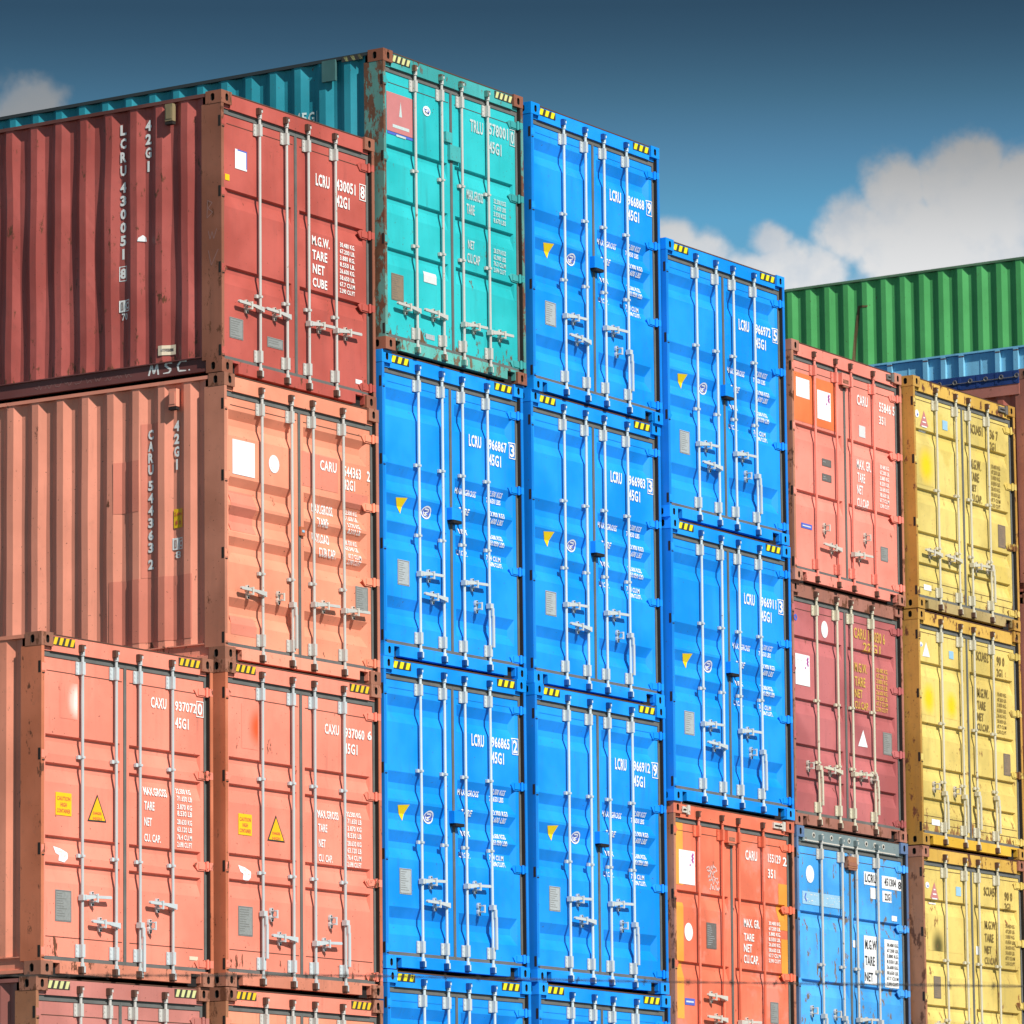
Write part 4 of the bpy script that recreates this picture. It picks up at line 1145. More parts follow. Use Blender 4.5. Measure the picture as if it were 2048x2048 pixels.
paleblue = paint('paint_pale_blue', (.20, .50, .68), rust=.1, fade=.06, rough=.45, dirt=.1)
redbrown = paint('paint_red_brown', (.36, .13, .095), rust=.35, dirt=.3, rough=.55)
redbrown_hot = paint('paint_red_inner', (.40, .12, .085), rust=.1, dirt=.1)

yk = 0
for i_, m_ in enumerate(MARKS):
    if m_[1] == 'patch' and m_[-1] == 'Y':
        MARKS[i_] = (m_[0], 'patch', m_[2]-.05, m_[3]-.08, m_[4]+.03, m_[5]+.08, 'Y%d' % yk); yk += 1
def yspot(k, base):
    m_ = [m for m in MARKS if m[1] == 'patch' and m[-1] == 'Y%d' % k][0]
    return paint('paint_bright_spot_%d' % k, *base[0], **base[1], spot=((.86, .56, .01), ((m_[2]+m_[4])/2+.06, (m_[3]+m_[5])/2), .62*max(m_[4]-m_[2], m_[5]-m_[3])))
YB1 = (((.66, .51, .15),), dict(rust=.18, fade=.14, rough=.48, dirt=.3, foot=1.1, rustcol=(.34, .16, .05), alt=(.66, .50, .13)))
YB2 = (((.67, .50, .14),), dict(rust=.34, fade=.14, rough=.5, dirt=.32, foot=1.4, rustcol=(.42, .19, .06)))
MARKS.append(('C0a', 'patch', .305, 2.19, .545, 2.50, 's1')); MARKS.append(('C1c', 'patch', .30, 2.13, .545, 2.53, 's2'))
MARKS[:] = [m_ if m_[1] != 'dirt' else (m_[0], 'patch', m_[2], m_[3]-.1, m_[4], m_[5]+.1, 's3') for m_ in MARKS]
FIT = {'C0a': (-0.0326, 0.1678, 0.0, -0.005), 'C0b': (-0.0335, 0.2014, -2.9071, -0.0074), 'C1a': (2.4617, 0.1235, 5.5194, -0.0038), 'C1b': (2.4742, 0.0993, 2.9206, -0.0045), 'C1c': (2.4728, 0.0906, 0.0263, -0.0023), 'C1d': (2.473, 0.0927, -2.8783, 0.0005), 'C2a': (4.9338, 0.0379, 6.1145, -0.0064), 'C2b': (4.9351, 0.0748, 3.2153, -0.0048), 'C2c': (4.933, 0.0714, 0.3149, -0.0059), 'C2d': (4.9358, 0.0583, -2.5918, -0.002), 'C3a': (7.4279, -0.0038, 6.102, 0.0012), 'C3b': (7.4227, 0.0257, 3.2096, -0.0005), 'C3c': (7.4196, 0.0185, 0.3167, 0.0018), 'C3d': (7.4182, 0.0153, -2.5827, 0.0062), 'C4a': (9.8703, -0.0635, 5.1573, -0.0004), 'C4b': (9.8694, -0.0649, 2.2614, 0.0052), 'C4c': (9.8669, -0.0413, -0.3303, 0.01), 'C5a': (12.3456, -0.1026, 4.8065, 0.0063), 'C5b': (12.3412, -0.0516, 2.2137, 0.0059), 'C5c': (12.3407, -0.052, -0.3815, 0.008), 'C6a': (14.8058, -0.2437, 4.7766, -0.0002), 'C6b': (14.8047, -0.2334, 2.1799, 0.0027), 'C6c': (14.8059, -0.2203, -0.4238, 0.0003)}
GB = 'bright blue containers with white bar rods'; GY = 'yellow containers stacked at the right'
BH = dict(handles=[(0,'R',.836),(1,'L',.635),(2,'R',.837),(3,'hang',.66)], catches=[(.762,.836),(.826,.635),(1.511,.837),(1.576,.632)], guides=(1.87, 1.20), seams=(2.62,), hazard=(M['hazy'], 3))
def blue_mats(): return mats(blue, post=blue_post, cast=blue, head=blue, sill=blue, rail=blue, rod='rodblue', brk='galv', keeper=paint('keeper_navy', (.006, .07, .26), rust=0, dirt=.2), catch=M['galv'], seam=blue_post)

bm_ = blue_mats()
BLUES = [
 ('C2b', '966867 3', 'bright blue container numbered 966867 3, directly under the teal container'),
 ('C2c', '966865 2', 'bright blue container numbered 966865 2, second below the teal container'),
 ('C2d', '966870 0', 'bright blue container cut by the lower edge, lowest beneath the teal one'),
 ('C3a', '966868 9', 'bright blue container numbered 966868 9, topmost of all the blue ones, beside the teal container'),
 ('C3b', '966983 3', 'bright blue container numbered 966983 3, middle of the tallest blue stack'),
 ('C3c', '966912 9', 'bright blue container numbered 966912 9, third down in the all blue stack'),
 ('C3d', '966871 5', 'bright blue container cut by the lower edge, beneath the one numbered 966912 9'),
 ('C4a', '966972 5', 'bright blue container numbered 966972 5, on top of its stack left of the green one'),
 ('C4b', '966911 3', 'bright blue container numbered 966911 3, resting on the orange container'),
]
base_t = [t for t in TEXTS if t[0] == 'C2b']; base_m = [k for k in MARKS if k[0] == 'C2b']
for cn, num, lab in BLUES:
    if cn != 'C2b':
        for t in base_t:
            s = t[1]
            if s == '966867': s = num.split()[0]
            elif s == '3': s = num.split()[1]
            TEXTS.append((cn, s)+t[2:])
        for k in base_m: MARKS.append((cn,)+k[1:])
    container(cn, FIT[cn], H9, 12.19, 'wave', bm_, lab, GB, **BH)

GO = 'salmon orange containers at lower left'
sm = mats(salmon, side=salmon_side, post=M['postrust'], cast=M['castrust'], head=salmon, sill=salmon_sill, rod='rodgrey', brk='galv', keeper=M['keeper'], catch=M['galv'])
container('C0a', FIT['C0a'], H9, 12.19, 'pair', sm, 'salmon orange container numbered 937072 0, leftmost one with its doors fully in view', GO,
          rods=[.585,1.056,1.393,1.862], handles=[(0,'R',.676),(1,'L',.463),(2,'hang',.486),(3,'L',.672)], catches=[(.70,.676),(.81,.463),(1.513,.486),(1.622,.672)], guides=(1.87, 1.03), seams=(2.58, .33), hazard=(M['hazo'], 4), extra_patch={'s1': paint('paint_bleached_spot', (.83, .252, .175), rust=.10, fade=.09, rough=.5, dirt=.12, speck=.5, foot=.9, spot=((.95, .75, .68), (.56, 2.35), .20))})
container('C1c', FIT['C1c'], H9, 12.19, 'pair', sm, 'salmon orange container numbered 937060 6, between the leftmost stack and the blue stack', GO,
          rods=[.585,1.056,1.393,1.862], handles=[(0,'hang',.669),(1,'L',.463),(2,'R',.449),(3,'hang',.662)], catches=[(.698,.669),(.818,.463),(1.51,.449),(1.615,.662)], guides=(1.87, 1.03), seams=(2.58, .33), hazard=(M['hazo'], 4), extra_patch={'s2': paint('paint_touchup_spot', (.83, .252, .175), rust=.10, fade=.09, rough=.5, dirt=.12, speck=.5, foot=.9, spot=((.85, .10, .03), (.56, 2.33), .22))})
dm = mats(dusky, side=paint('paint_dusky_side', (.34, .12, .10), rust=.2, dirt=.3), post=M['postbrown'], cast=M['castrust'], head=dusky, rod='rodw', brk='rodw', keeper=M['keeper'], hinge=dusky)
container('C0b', FIT['C0b'], H9, 12.19, 'pair', dm, 'dusky red container cut by the lower left corner, lowest of the leftmost stack', None,
          handles=[(0,'R',.676),(1,'L',.463)], catches=[(.70,.676)], guides=(1.87, 1.03), seams=(2.58,), hazard=(M['hazp'], 4))
pm2 = mats(peach, side=peach_side, post=M['postbrown'], cast=M['castrust'], head=salmon, rod='rodw', brk='rodw', keeper=M['keeper'])
container('C1d', FIT['C1d'], H9, 12.19, 'pair', pm2, 'pale salmon container cut by the lower edge, directly under number 937060 6', None,
          handles=[(0,'R',.676),(1,'L',.463)], catches=[(.70,.676)], guides=(1.87, 1.03), seams=(2.58,), hazard=(M['hazo'], 4))

# peach container with long side
pm = mats(peach, side=peach_side, post=peach_post, cast=M['castrust'], head=peach, sill=peach_side, rail=peach_side, rod='rodw', brk='rodw', keeper=M['keeper'])
r1b, d1b = container('C1b', FIT['C1b'], H8, 12.19, 'wave', pm, 'peach orange container numbered 544363 2, long corrugated side under the brick red one', None,
          rods=[.60,1.061,1.399,1.881], handles=[(0,'L',.645),(1,'hang',.60),(2,'R',.64),(3,'R',.636)], catches=[(.352,.645),(.825,.644),(1.526,.64),(2.004,.636)], guides=(.83,), seams=(2.32,), warp=.005, seed=4, extra_patch={'p': peach_patch})
bmt = mats(brick, side=brick_side, post=brick_post, cast=brick_post, head=brick, sill=brick, rail=paint('rail_dark_red', (.15, .05, .04), rust=.3, dirt=.3), brail=paint('rail_maroon', (.17, .05, .045), rust=.15, dirt=.2), rod='rodw', brk='rodw', keeper=M['keeper'])
r1a, d1a = container('C1a', FIT['C1a'], H8, 12.19, 'two', bmt, 'brick red container numbered 430051 8, topmost of its stack, dented corrugated side', None,
          rods=[.614,1.036,1.382,1.819], handles=[(0,'L',.66),(1,'L',.66),(2,'R',.653),(3,'R',.656)], catches=[(.387,.66),(.822,.66),(1.521,.653),(1.95,.656)], guides=(.78,), seams=(2.31,), warp=.014, seed=2)
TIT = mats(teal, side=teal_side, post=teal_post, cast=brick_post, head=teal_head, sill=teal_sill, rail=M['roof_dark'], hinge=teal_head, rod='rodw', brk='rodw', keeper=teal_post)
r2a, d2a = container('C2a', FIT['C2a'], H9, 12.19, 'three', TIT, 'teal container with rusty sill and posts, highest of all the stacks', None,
          rods=[.562,1.018,1.364,1.823], handles=[(0,'L',.445),(1,'L',.454),(2,'R',.44),(3,'R',.433)], catches=[(.351,.445),(.822,.454),(1.525,.44),(1.98,.433)], guides=(1.80, 1.07), seams=(2.60,), hazard=(M['hazp'], 4))
b = MB(); b.box(1.10, 1.20, DOOR_Y-.03, DOOR_Y+.01, 2.20, 2.30); b.box(1.16, 1.34, DOOR_Y-.034, DOOR_Y+.01, 2.03, 2.18)
link('lock_box', b.mesh('lock_box', [teal_head]), d2a['R'])
def seam_lock(d, m, x0, x1, z0, z1):
    x0 -= .06; x1 -= .06
    b = MB(); b.box(x0, x1, DOOR_Y-.05, DOOR_Y+.005, z0, z1); b.box(x0+.02, x1-.03, DOOR_Y-.054, DOOR_Y-.049, z0+.02, z0+.06, 1); b.box(x0+.03, x1-.02, DOOR_Y-.045, DOOR_Y, z0-.02, z0, 1)
    link('lock_box', b.mesh('lock_box', [m, M['castrust']]), d)
def twist_fitting(root, x0, x1, m):
    b = MB(); b.box(x0, x1, .002, .026, H8-.10, H8-.04, 0); b.box(x1-.06, x1-.01, -.006, .012, H8-.115, H8-.02, 0); b.box(x0+.02, x1-.08, -.004, .003, H8-.078, H8-.064, 1)
    link('lock_fitting', b.mesh('lock_fitting', [m, M['hole']]), root)

# coral, vermilion
cm_ = mats(coral, side=coral, post=coral_post, cast=paint('casting_coral', (.46, .20, .14), rust=.5, dirt=.3), head=coral, rod=coral, brk=coral, keeper=M['keeper'], handle=M['galvr'])
r5a, d5a = container('C5a', FIT['C5a'], H8, 6.06, 'two', cm_, 'coral red container with two white labels and painted rods, left of the yellow stack top', None,
          rods=[.52,.99,1.32,1.82], handles=[(1,'L',.44),(2,'R',.434)], catches=[(.676,.636),(.82,.44),(1.432,.434),(1.572,.649)], guides=(), seams=(2.31,), extra_patch={'o': coral_patch})
vm = mats(vermil, side=vermil, post=coral_post, cast=paint('casting_vermilion', (.62, .16, .09), rust=.35, dirt=.2), head=vermil, rod=vermil, brk=vermil, keeper=M['keeper'], handle=M['galvr'])
r4c, d4c = container('C4c', FIT['C4c'], H8, 6.06, 'two', vm, 'orange red container with bright orange repaint edges, under the blue one numbered 966911 3', None,
          rods=[.52,.99,1.32,1.82], handles=[(1,'L',.44),(1,'L',.66),(2,'R',.434)], catches=[(.72,.66),(.82,.44),(1.432,.434)], guides=(), seams=(2.31,), extra_patch={'O': orange_patch})
seam_lock(d5a['R'], coral, 1.16, 1.33, 2.27, 2.40); seam_lock(d4c['R'], vermil, 1.14, 1.31, 2.26, 2.38)
twist_fitting(r5a, 2.12, 2.27, M['plated']); twist_fitting(r4c, .18, .33, M['galvr']); twist_fitting(r4c, 2.02, 2.26, M['galvr'])
mm_ = mats(maroon, side=maroon, post=maroon_head, cast=maroon_head, head=maroon_head, sill=maroon_head, rod='rodcream', brk='rodcream', keeper=M['keeper'])
container('C5b', FIT['C5b'], H8, 6.06, 'four', mm_, 'maroon container with worn yellow lettering, between the coral red and the sky blue containers', None,
          rods=[.553,.997,1.311,1.779], handles=[(0,'hang',.645),(1,'L',.636),(2,'R',.646),(3,'hang',.647)], catches=[(.32,.645),(.784,.636),(1.47,.646),(1.70,.647)], guides=(1.36, .70), seams=(2.31,))
km = mats(sky, side=sky, post=sky_cast, cast=sky_cast, head=M['greyhead'], sill=sky, rod='rodw', brk='rodw', keeper=M['greyhead'])
r5c, d5c = container('C5c', FIT['C5c'], H8, 6.06, 'two', km, 'sky blue container with grey perforated header and white number sheets, under the maroon one', None,
          rods=[.553,.997,1.311,1.779], handles=[(0,'hang',.62),(1,'hang',.62),(2,'R',.62),(3,'hang',.62)], catches=[(.30,.66),(.80,.65),(1.47,.60)], guides=(1.16,), seams=(2.31,))
seam_lock(d5c['R'], M['postbrown'], 1.16, 1.38, 2.23, 2.35)
b = MB()
for i in range(9):
    x = .40+.19*i; b.tube((x, .0235, H8-.075), (x, .0195, H8-.075), .030, 10, 0); b.tube((x, .0195, H8-.075), (x, .0188, H8-.075), .018, 10, 1)
b.box(.20, W-.25, .020, .0235, H8-.145, H8-.132, 0)
link('header_plate', b.mesh('header_plate', [M['galvr'], M['hole']]), r5c)

# yellow stack
ym = mats(yellow, side=yellow_side, post=M['yposts'], cast=M['yposts'], head=M['yhead'], sill=yellow_sill, rod='rodcream', brk='rodcream', keeper=M['keeper'], hinge=yellow)
ym2 = mats(yellow2, side=yellow_side, post=M['yposts'], cast=M['yposts'], head=M['yhead'], sill=yellow_sill2, rod='rodcream', brk='rodcream', keeper=M['keeper'], hinge=yellow)
ym3 = mats(yellow2, side=yellow_side, post=M['postbrown'], cast=M['castrust'], head=M['yhead'], sill=yellow_sill2, rod='rodcream', brk='rodcream', keeper=M['keeper'], hinge=yellow)
r6a, d6a = container('C6a', FIT['C6a'], H8, 6.06, 'four', ym, 'yellow container with a red triangle sticker, topmost of the yellow stack', GY,
          rods=[.56,1.026,1.334,1.788], handles=[(0,'L',.644),(1,'L',.635),(2,'R',.63),(3,'hang',.66)], catches=[(.328,.644),(.792,.635),(1.428,.623),(1.70,.64)], guides=(1.37, .72), seams=(2.35, .33, .25), extra_patch={'Y0': yspot(0, YB1)})
container('C6b', FIT['C6b'], H8, 6.06, 'four', ym2, 'yellow container with a white triangle sticker, middle of the yellow stack', GY,
          rods=[.56,1.026,1.334,1.788], handles=[(0,'hang',.6),(1,'hang',.6),(2,'hang',.66),(3,'hang',.652)], catches=[(.32,.653),(.803,.641)], guides=(1.37, .72), seams=(2.35, .33, .25), extra_patch={'Y1': yspot(1, YB2), 'Y2': yspot(2, YB2)})
container('C6c', FIT['C6c'], H8, 6.06, 'four', ym3, 'yellow container with a dark smudge, lowest of the yellow stack at lower right', GY,
          rods=[.56,1.026,1.334,1.788], handles=[(0,'L',.644),(2,'R',.63)], catches=[(.328,.644)], guides=(1.37, .72), seams=(2.35, .33, .25), extra_patch={'Y': yellow_patch, 's3': paint('paint_smudge', (.67, .50, .14), rust=.34, fade=.14, rough=.5, dirt=.32, foot=1.4, rustcol=(.42, .19, .06), spot=((.10, .085, .025), (.42, 1.52), .24))})

twist_fitting(r6a, 2.06, 2.265, M['plated'])

# ------------------------------------------------------------------ marks on the long sides
def vertical_id(chars, yc, w, h): 
    out = []
    for s, ztop in chars: out += [(p, 0) for p in ytext(s, yc, w, ztop-h, h)]
    return out
L40 = 12.19
ch = [(c, 2.426-.127*i) for i, c in enumerate('LCRU')]+[(c, 1.888-.1244*i) for i, c in enumerate('430051')]+[('8', 1.085)]
pl = vertical_id(ch, 1.14, .062, .098)+[(p, 0) for p in frame_polys(1.095, 1.185, .965, 1.105, .008)]
put_side_layer(r1a, 'side_serial_lettering', pl, [M['white']], L40, .007)
put_side_layer(r1a, 'side_type_lettering', vertical_id([(c, 2.429-.127*i) for i, c in enumerate('42G1')], .853, .06, .10), [M['white']], L40, .007)
def ic(root, y0, y1, z0, z1, low, L):
    zz = z0+(z1-z0)*.42; m = y0+(y1-y0)*.5
    q = [(yrect(m, y1, zz, z1), 0)]+[(p, 0) for p in frame_polys(y0, m-.003, zz, z1, .010)]+[(p, 0) for p in ytext('C', (y0+m)/2, .032, zz+.022, z1-zz-.044)]+[(p, 0) for p in ytext_lr(low, y1-.03, y0+.03, z0, zz-.012)]
    put_side_layer(root, 'transport_mark', q, [M['white']], L, .007)
    put_side_layer(root, 'transport_mark', [(p, 0) for p in frame_polys((m+y1)/2-.012, (m+y1)/2+.012, zz+.018, z1-.018, .006)], [M['castrust']], L, .010)
ic(r1a, 1.052, 1.186, .60, .788, '70', L40)
put_side_layer(r1a, 'paper_label', [(yrect(.543, .718, .22, .31), 0), (yrect(.57, .69, .25, .28), 1)], [M['cream'], M['palewhite']], L40, .008)
put_side_layer(r1a, 'paint_splash', [([(.87,1.30),(.957,1.31),(.95,1.34),(.91,1.365),(.88,1.34)], 0)], [M['sticker']], L40, .008)
def vent(root, y0, y1, z0, z1, m):
    b = MB(); b.box(-.03, .02, y0, y1, z0, z1); b.box(-.034, -.03, y0+.012, y1-.012, z0+.02, z1-.03, 0); b.box(-.03, .02, y0, y1, z0-.03, z0-.006, 1)
    link('side_vent', b.mesh('side_vent', [m, M['hole']]), root)
vent(r1a, .529, .613, 2.37, 2.53, paint('vent_drab', (.22, .17, .09), rust=.1, dirt=.3)); vent(r1b, .515, .600, 2.33, 2.49, peach_side)
# chalk writing on the bottom rail
def stroke_y(pts, w):
    out = []
    for (a, b_), (c, d) in zip(pts, pts[1:]):
        dy, dz = c-a, d-b_; l = math.hypot(dy, dz) or 1; ny, nz = -dz/l*w/2, dy/l*w/2
        out.append([(a-ny, b_-nz), (c-ny, d-nz), (c+ny, d+nz), (a+ny, b_+nz)])
    return out
def letters(y0, s, w, z0, z1, lw):
    G = {'M': [[(0,0),(.25,1),(.45,.15),(.75,1),(.85,0)]], 'S': [[(.9,.95),(.5,1),(.25,.8),(.5,.55),(.8,.35),(.6,.05),(.1,.0)]], 'C': [[(1,.95),(.5,1),(.2,.6),(.3,.1),(.95,0)]],
         '.': [[(0,0),(.1,.08)]], 'B': [[(0,0),(.1,1),(.7,.85),(.15,.55),(.75,.3),(0,0)]], 'w': [[(0,.8),(.2,0),(.45,.7),(.65,0),(1,.9)]], 'v': [[(0,1),(.3,0),(1,1)]]}
    out = []; y = y0
    for c in s:
        for st in G[c]: out += stroke_y([(y-a*w*.85, z0+b_*(z1-z0)) for a, b_ in st], lw)
        y -= w
    return out
put_side_layer(r1a, 'chalk_writing', [(p, 0) for p in letters(.84, 'MSC.', .150, .050, .150, .019)], [M['white']], L40, .002, flat_x=.028)
rr = random.Random(9); pts = []; y = 2.15
for i in range(70): pts.append((y, .085+rr.uniform(-.025, .03))); y -= .0165
put_side_layer(r1a, 'chalk_writing', [(p, 0) for i, p in enumerate(stroke_y(pts, .005)) if i % 7 < 5], [M['chalkd']], L40, .0022, flat_x=.028)
put_side_layer(r1a, 'chalk_writing', [(p, 0) for p in letters(.165, 'B', .10, 1.42, 1.58, .006)+letters(.15, 'w', .11, 1.22, 1.32, .006)+letters(.15, 'v', .13, .98, 1.12, .006)], [M['chalkd']], L40, .001, flat_x=.003)
# peach side
put_side_layer(r1b, 'paint_patch', [(yrect(.967, 1.258, 1.419, 1.888), 0)], [peach_patch], L40, .0035)
put_side_layer(r1b, 'paint_patch', [(yrect(.753, .947, .806, 2.212), 0)], [peach_patch], L40, .0035)
put_side_layer(r1b, 'paint_patch', [(yrect(.375, 1.304, .22, .800), 0)], [peach_patch], L40, .0035)
ch = [(c, 2.156-.107*i) for i, c in enumerate('CARU')]+[(c, 1.689-.113*i) for i, c in enumerate('544363')]+[('2', .972)]
put_side_layer(r1b, 'side_serial_lettering', vertical_id(ch, .850, .054, .092), [M['white']], L40, .009)
put_side_layer(r1b, 'side_type_lettering', vertical_id([(c, 2.209-.117*i) for i, c in enumerate('42G1')], .558, .052, .097), [M['white']], L40, .009)
put_side_layer(r1b, 'caution_label', [(yrect(.483, .595, 1.231, 1.404), 0)], [M['yel']], L40, .007)
put_side_layer(r1b, 'caution_label', [(p, 0) for p in ytext_lr('2,44m', .585, .493, 1.335, 1.375)+ytext_lr('8 ft', .575, .503, 1.26, 1.30)], [M['redink']], L40, .010)
ic(r1b, .479, .607, .955, 1.141, '8', L40)
# teal side
b = MB(); b.box(-.015, .015, .545, .700, 2.655, 2.86); link('side_vent', b.mesh('side_vent', [paint('vent_green', (.06, .15, .15), rust=.2, dirt=.3)]), r2a)
put_side_layer(r2a, 'hazard_marking', [(yrect(.235, .48, 2.822, 2.872), 1)]+[([(.24+.08*i, 2.824), (.27+.08*i, 2.824), (.30+.08*i, 2.870), (.26+.08*i, 2.870)], 0) for i in range(3)], [M['hazp'], M['hazk']], L40, .002, flat_x=.004)
put_side_layer(r2a, 'side_type_lettering', [(p, 0) for p in ytext_lr('45G1', 1.02, .78, 2.29, 2.40)], [M['pale']], L40, .008)

# ------------------------------------------------------------------ containers seen only by their sides
c7m = mats(redbrown, side=redbrown_hot, post=redbrown, cast=paint('casting_brown', (.26, .12, .085), rust=.5, dirt=.3), head=redbrown, rail=redbrown)
r7 = bare_container((17.28, -.46, 7.816-H8, 0), H8, 6.06, c7m, 'red brown open top container under a navy tarpaulin, behind the yellow stack')
b = MB(); b.box(.055, W-.055, .17, 5.9, H8-.03, H8+.004); b.box(-.012, .05, .17, 5.9, H8-.165, H8-.01)
for i in range(24): b.box(-.016, -.010, .20+.24*i, .235+.24*i, H8-.15, H8-.02, 0)
b2 = MB(); b2.box(-.006, .06, .17, 5.9, H8-.29, H8-.166); link('side_beam', b2.mesh('side_beam', [paint('paint_red_beam', (.50, .19, .15), rust=.3, dirt=.25)]), r7)
tp = link('tarpaulin', b.mesh('tarpaulin', [plain('tarpaulin_navy', (.02, .05, .19), .45, var=.45, sc=6)]), r7)
b = MB(); y = .19
while y < 5.8:
    for i in range(10):
        a0, a1 = 2*math.pi*i/10, 2*math.pi*(i+1)/10
        b.tube((-.022, y+.024*math.cos(a0), H8-.075+.024*math.sin(a0)), (-.022, y+.024*math.cos(a1), H8-.075+.024*math.sin(a1)), .006, 5)
    b.tube((-.02, y, H8-.075), (.02, y, H8-.075), .010, 6); y += .20
b.tube((-.020, .17, H8-.09), (-.020, 5.9, H8-.09), .0045, 5)
link('tarpaulin_rings', b.mesh('tarpaulin_rings', [M['plated']]), tp)
bare_container((17.28, -.44, 7.816-H8*2-.004, 0), H8, 6.06, c7m, 'red brown container under the open top one, a thin strip at the right edge')

gm = mats(green, rail=green_rail, post=green, head=green)
rg = bare_container((24.68, -1.6, 10.92-H9, 0), H9, 12.19, gm, 'green container with a rust streak down its long corrugated side, behind the coral red one')
put_side_layer(rg, 'rust_streak', [([(7.492, 2.53),(7.32,2.51),(7.33,2.49),(7.455,2.49),(7.515,2.1),(7.56,1.66),(7.56,1.3),(7.60,1.3),(7.595,1.7),(7.555,2.15)], 0)], [plain('streak_rust', (.15, .10, .045), .8, var=.5, sc=20)], 12.19, .005)

# pale blue container with posts standing out from a flat wall
pb = root_of('shipping_container', (19.74, -1.2, 8.638-H9), 0, 'pale blue container with upright side ribs, between the green one and the tarpaulin')
pbm = mats(paleblue)
for s, xx in (('L', 0), ('R', W-.162)):
    for zz in (0, H9-.118): link('corner_casting', casting_mesh(paleblue, s, 'pb'), pb, (xx, 0, zz))
    link('corner_post', post_mesh(paleblue, H9, s, 'pb'), pb)
b = MB(); b.box(.052, .085, .17, 12.0, .12, H9-.03); link('side_wall', b.mesh('side_wall', [paleblue]), pb)
b = MB(); b.box(W-.02, W-.01, .17, 12.0, .12, H9-.03); link('side_wall', b.mesh('side_wall', [paleblue]), pb)
b = MB(); b.box(.012, .09, .178, 12.0, H9-.028, H9-.006); link('top_rail', b.mesh('top_rail', [paleblue]), pb)
link('bottom_rail', botrail_mesh(paleblue, 12.19, False, 'pb'), pb)
link('roof', roof_mesh(M['roof_dark'], H9, 12.19, 'r'), pb); link('rear_wall', rear_mesh(paleblue, H9, 12.19, 'pb'), pb); link('door_header', header_mesh(paleblue, H9, 'pb'), pb); link('door_sill', sill_mesh(paleblue, 'pb'), pb)
for s in 'LR': link('door', door_mesh('three', H9, s, [paleblue, M['seam']], (), 'pb'), pb)
ry = .976+1.2; k = 0
rib = MB(); rib.box(.008, .054, 0, .062, .13, H9-.028); rib.box(.006, .03, -.001, .060, H9-.06, H9-.045, 1)
ribm = rib.mesh('side_rib', [paleblue, M['seam']]); sb = MB(); sb.box(.046, .054, 0, .018, .13, H9-.04); seamm = sb.mesh('sheet_seam', [paleblue])
for i in range(-7, 38):
    y = ry+.2465*i
    if y < .3 or y > 11.8: continue
    if i % 4 == 2: link('sheet_seam', seamm, pb, (0, y+.02, 0))
    else: link('side_rib', ribm, pb, (0, y, 0))

# ------------------------------------------------------------------ what carries the stacks below and behind the frame
sup = {k: mats(m_, cast=M['castrust']) for k, m_ in (('s', salmon_side), ('b', blue), ('m', maroon), ('r', redbrown), ('g', green))}
GS = 'supporting containers out of view'
def support(x, y, ztop, keys, H_list, L):
    z = ztop
    for k_, H_ in zip(keys, H_list):
        z -= H_+.002
        bare_container((x, y, z, 0), H_, L, sup[k_], 'plain container carrying the stack from below', GS)
GZ = -5.50
for cn, k_, L in (('C0b','s',12.19),('C1d','s',12.19),('C2d','b',12.19),('C3d','b',12.19)):
    zt = FIT[cn][2]; support(FIT[cn][0], FIT[cn][1], zt, [k_], [H8 if cn in ('C0b','C1d') else H9], L)
for cn in ('C4c','C5c','C6c'): support(FIT[cn][0], FIT[cn][1], FIT[cn][2], 'mr', [H8, H8], 6.06)
support(17.28, -.44, 7.816-H8*2-.006, 'rmr', [H8, H8, H9], 6.06)
support(19.74, -1.2, 8.638-H9, 'mbrs', [H9, H9, H9, H8], 12.19)
support(24.68, -1.6, 10.92-H9, 'gmbrs', [H9, H9, H8, H8, H8], 12.19)

# ------------------------------------------------------------------ ground
bpy.ops.mesh.primitive_plane_add(size=1600, location=(0, 0, -5.62))
g = bpy.context.object; g.name = 'ground'; g['kind'] = 'structure'; g['label'] = 'grey asphalt of the container yard'
gmat, nt, bs = new_mat('yard_asphalt'); tc = N(nt, 'ShaderNodeTexCoord')
c1 = mixc(nt, noise(nt, tc.outputs['Object'], .15, 6), (.10, .098, .092), (.17, .165, .155)); c2 = mixc(nt, ramp(nt, noise(nt, tc.outputs['Object'], 40, 3), .4, .7), c1, (.06, .06, .058))
nt.links.new(c2, bs.inputs['Base Color']); bs.inputs['Roughness'].default_value = .9
g.data.materials.append(gmat)

# ------------------------------------------------------------------ barbed wire fence between camera and stacks
CAMP = Vector((-32.68959, -25.73493, -2.92625))
def far(p, k=20/15): return CAMP+(Vector(p)-CAMP)*k
fr = root_of('barbed_wire_fence', far((-21.166, -15.939, -1.866)), 0, 'strand of rusty barbed wire running across the bottom of the view', cat='fence')
o0 = fr.location.copy()
wp = [far(p)-o0 for p in ((-21.166,-15.939,-1.866),(-20.952,-16.268,-1.872),(-20.376,-17.155,-1.882),(-19.899,-17.89,-1.909),(-19.268,-18.862,-1.935),(-19.036,-19.219,-1.947))]
def along(t):
    t = max(0, min(.99999, t))*(len(wp)-1); i = int(t); return wp[i].lerp(wp[i+1], t-i)
wm = plain('wire_rust', (.06, .05, .045), .8, var=.4)
b = MB(); n = 170; prev = None
for s_ in (0, 1):
    prev = None
    for i in range(n+1):
        p = along(i/n); a = i*.9+s_*math.pi; q = p+Vector((0, .002*math.cos(a), .0035*math.sin(a)))
        if prev is not None: b.tube(prev, q, .0018, 5)
        prev = q
link('wire', b.mesh('wire', [wm]), fr)
b = MB(); r = random.Random(12)
for i in range(44):
    p = along((i+.5)/44)
    for j in range(2):
        d = Vector((r.uniform(-.3, .3), r.uniform(-.6, .6), r.choice((-1, 1))*r.uniform(.5, 1))).normalized()*.016
        b.tube(p-d, p+d, .0014, 4)
    b.tube(p-Vector((.0, .008, 0)), p+Vector((0, .008, 0)), .0042, 5)
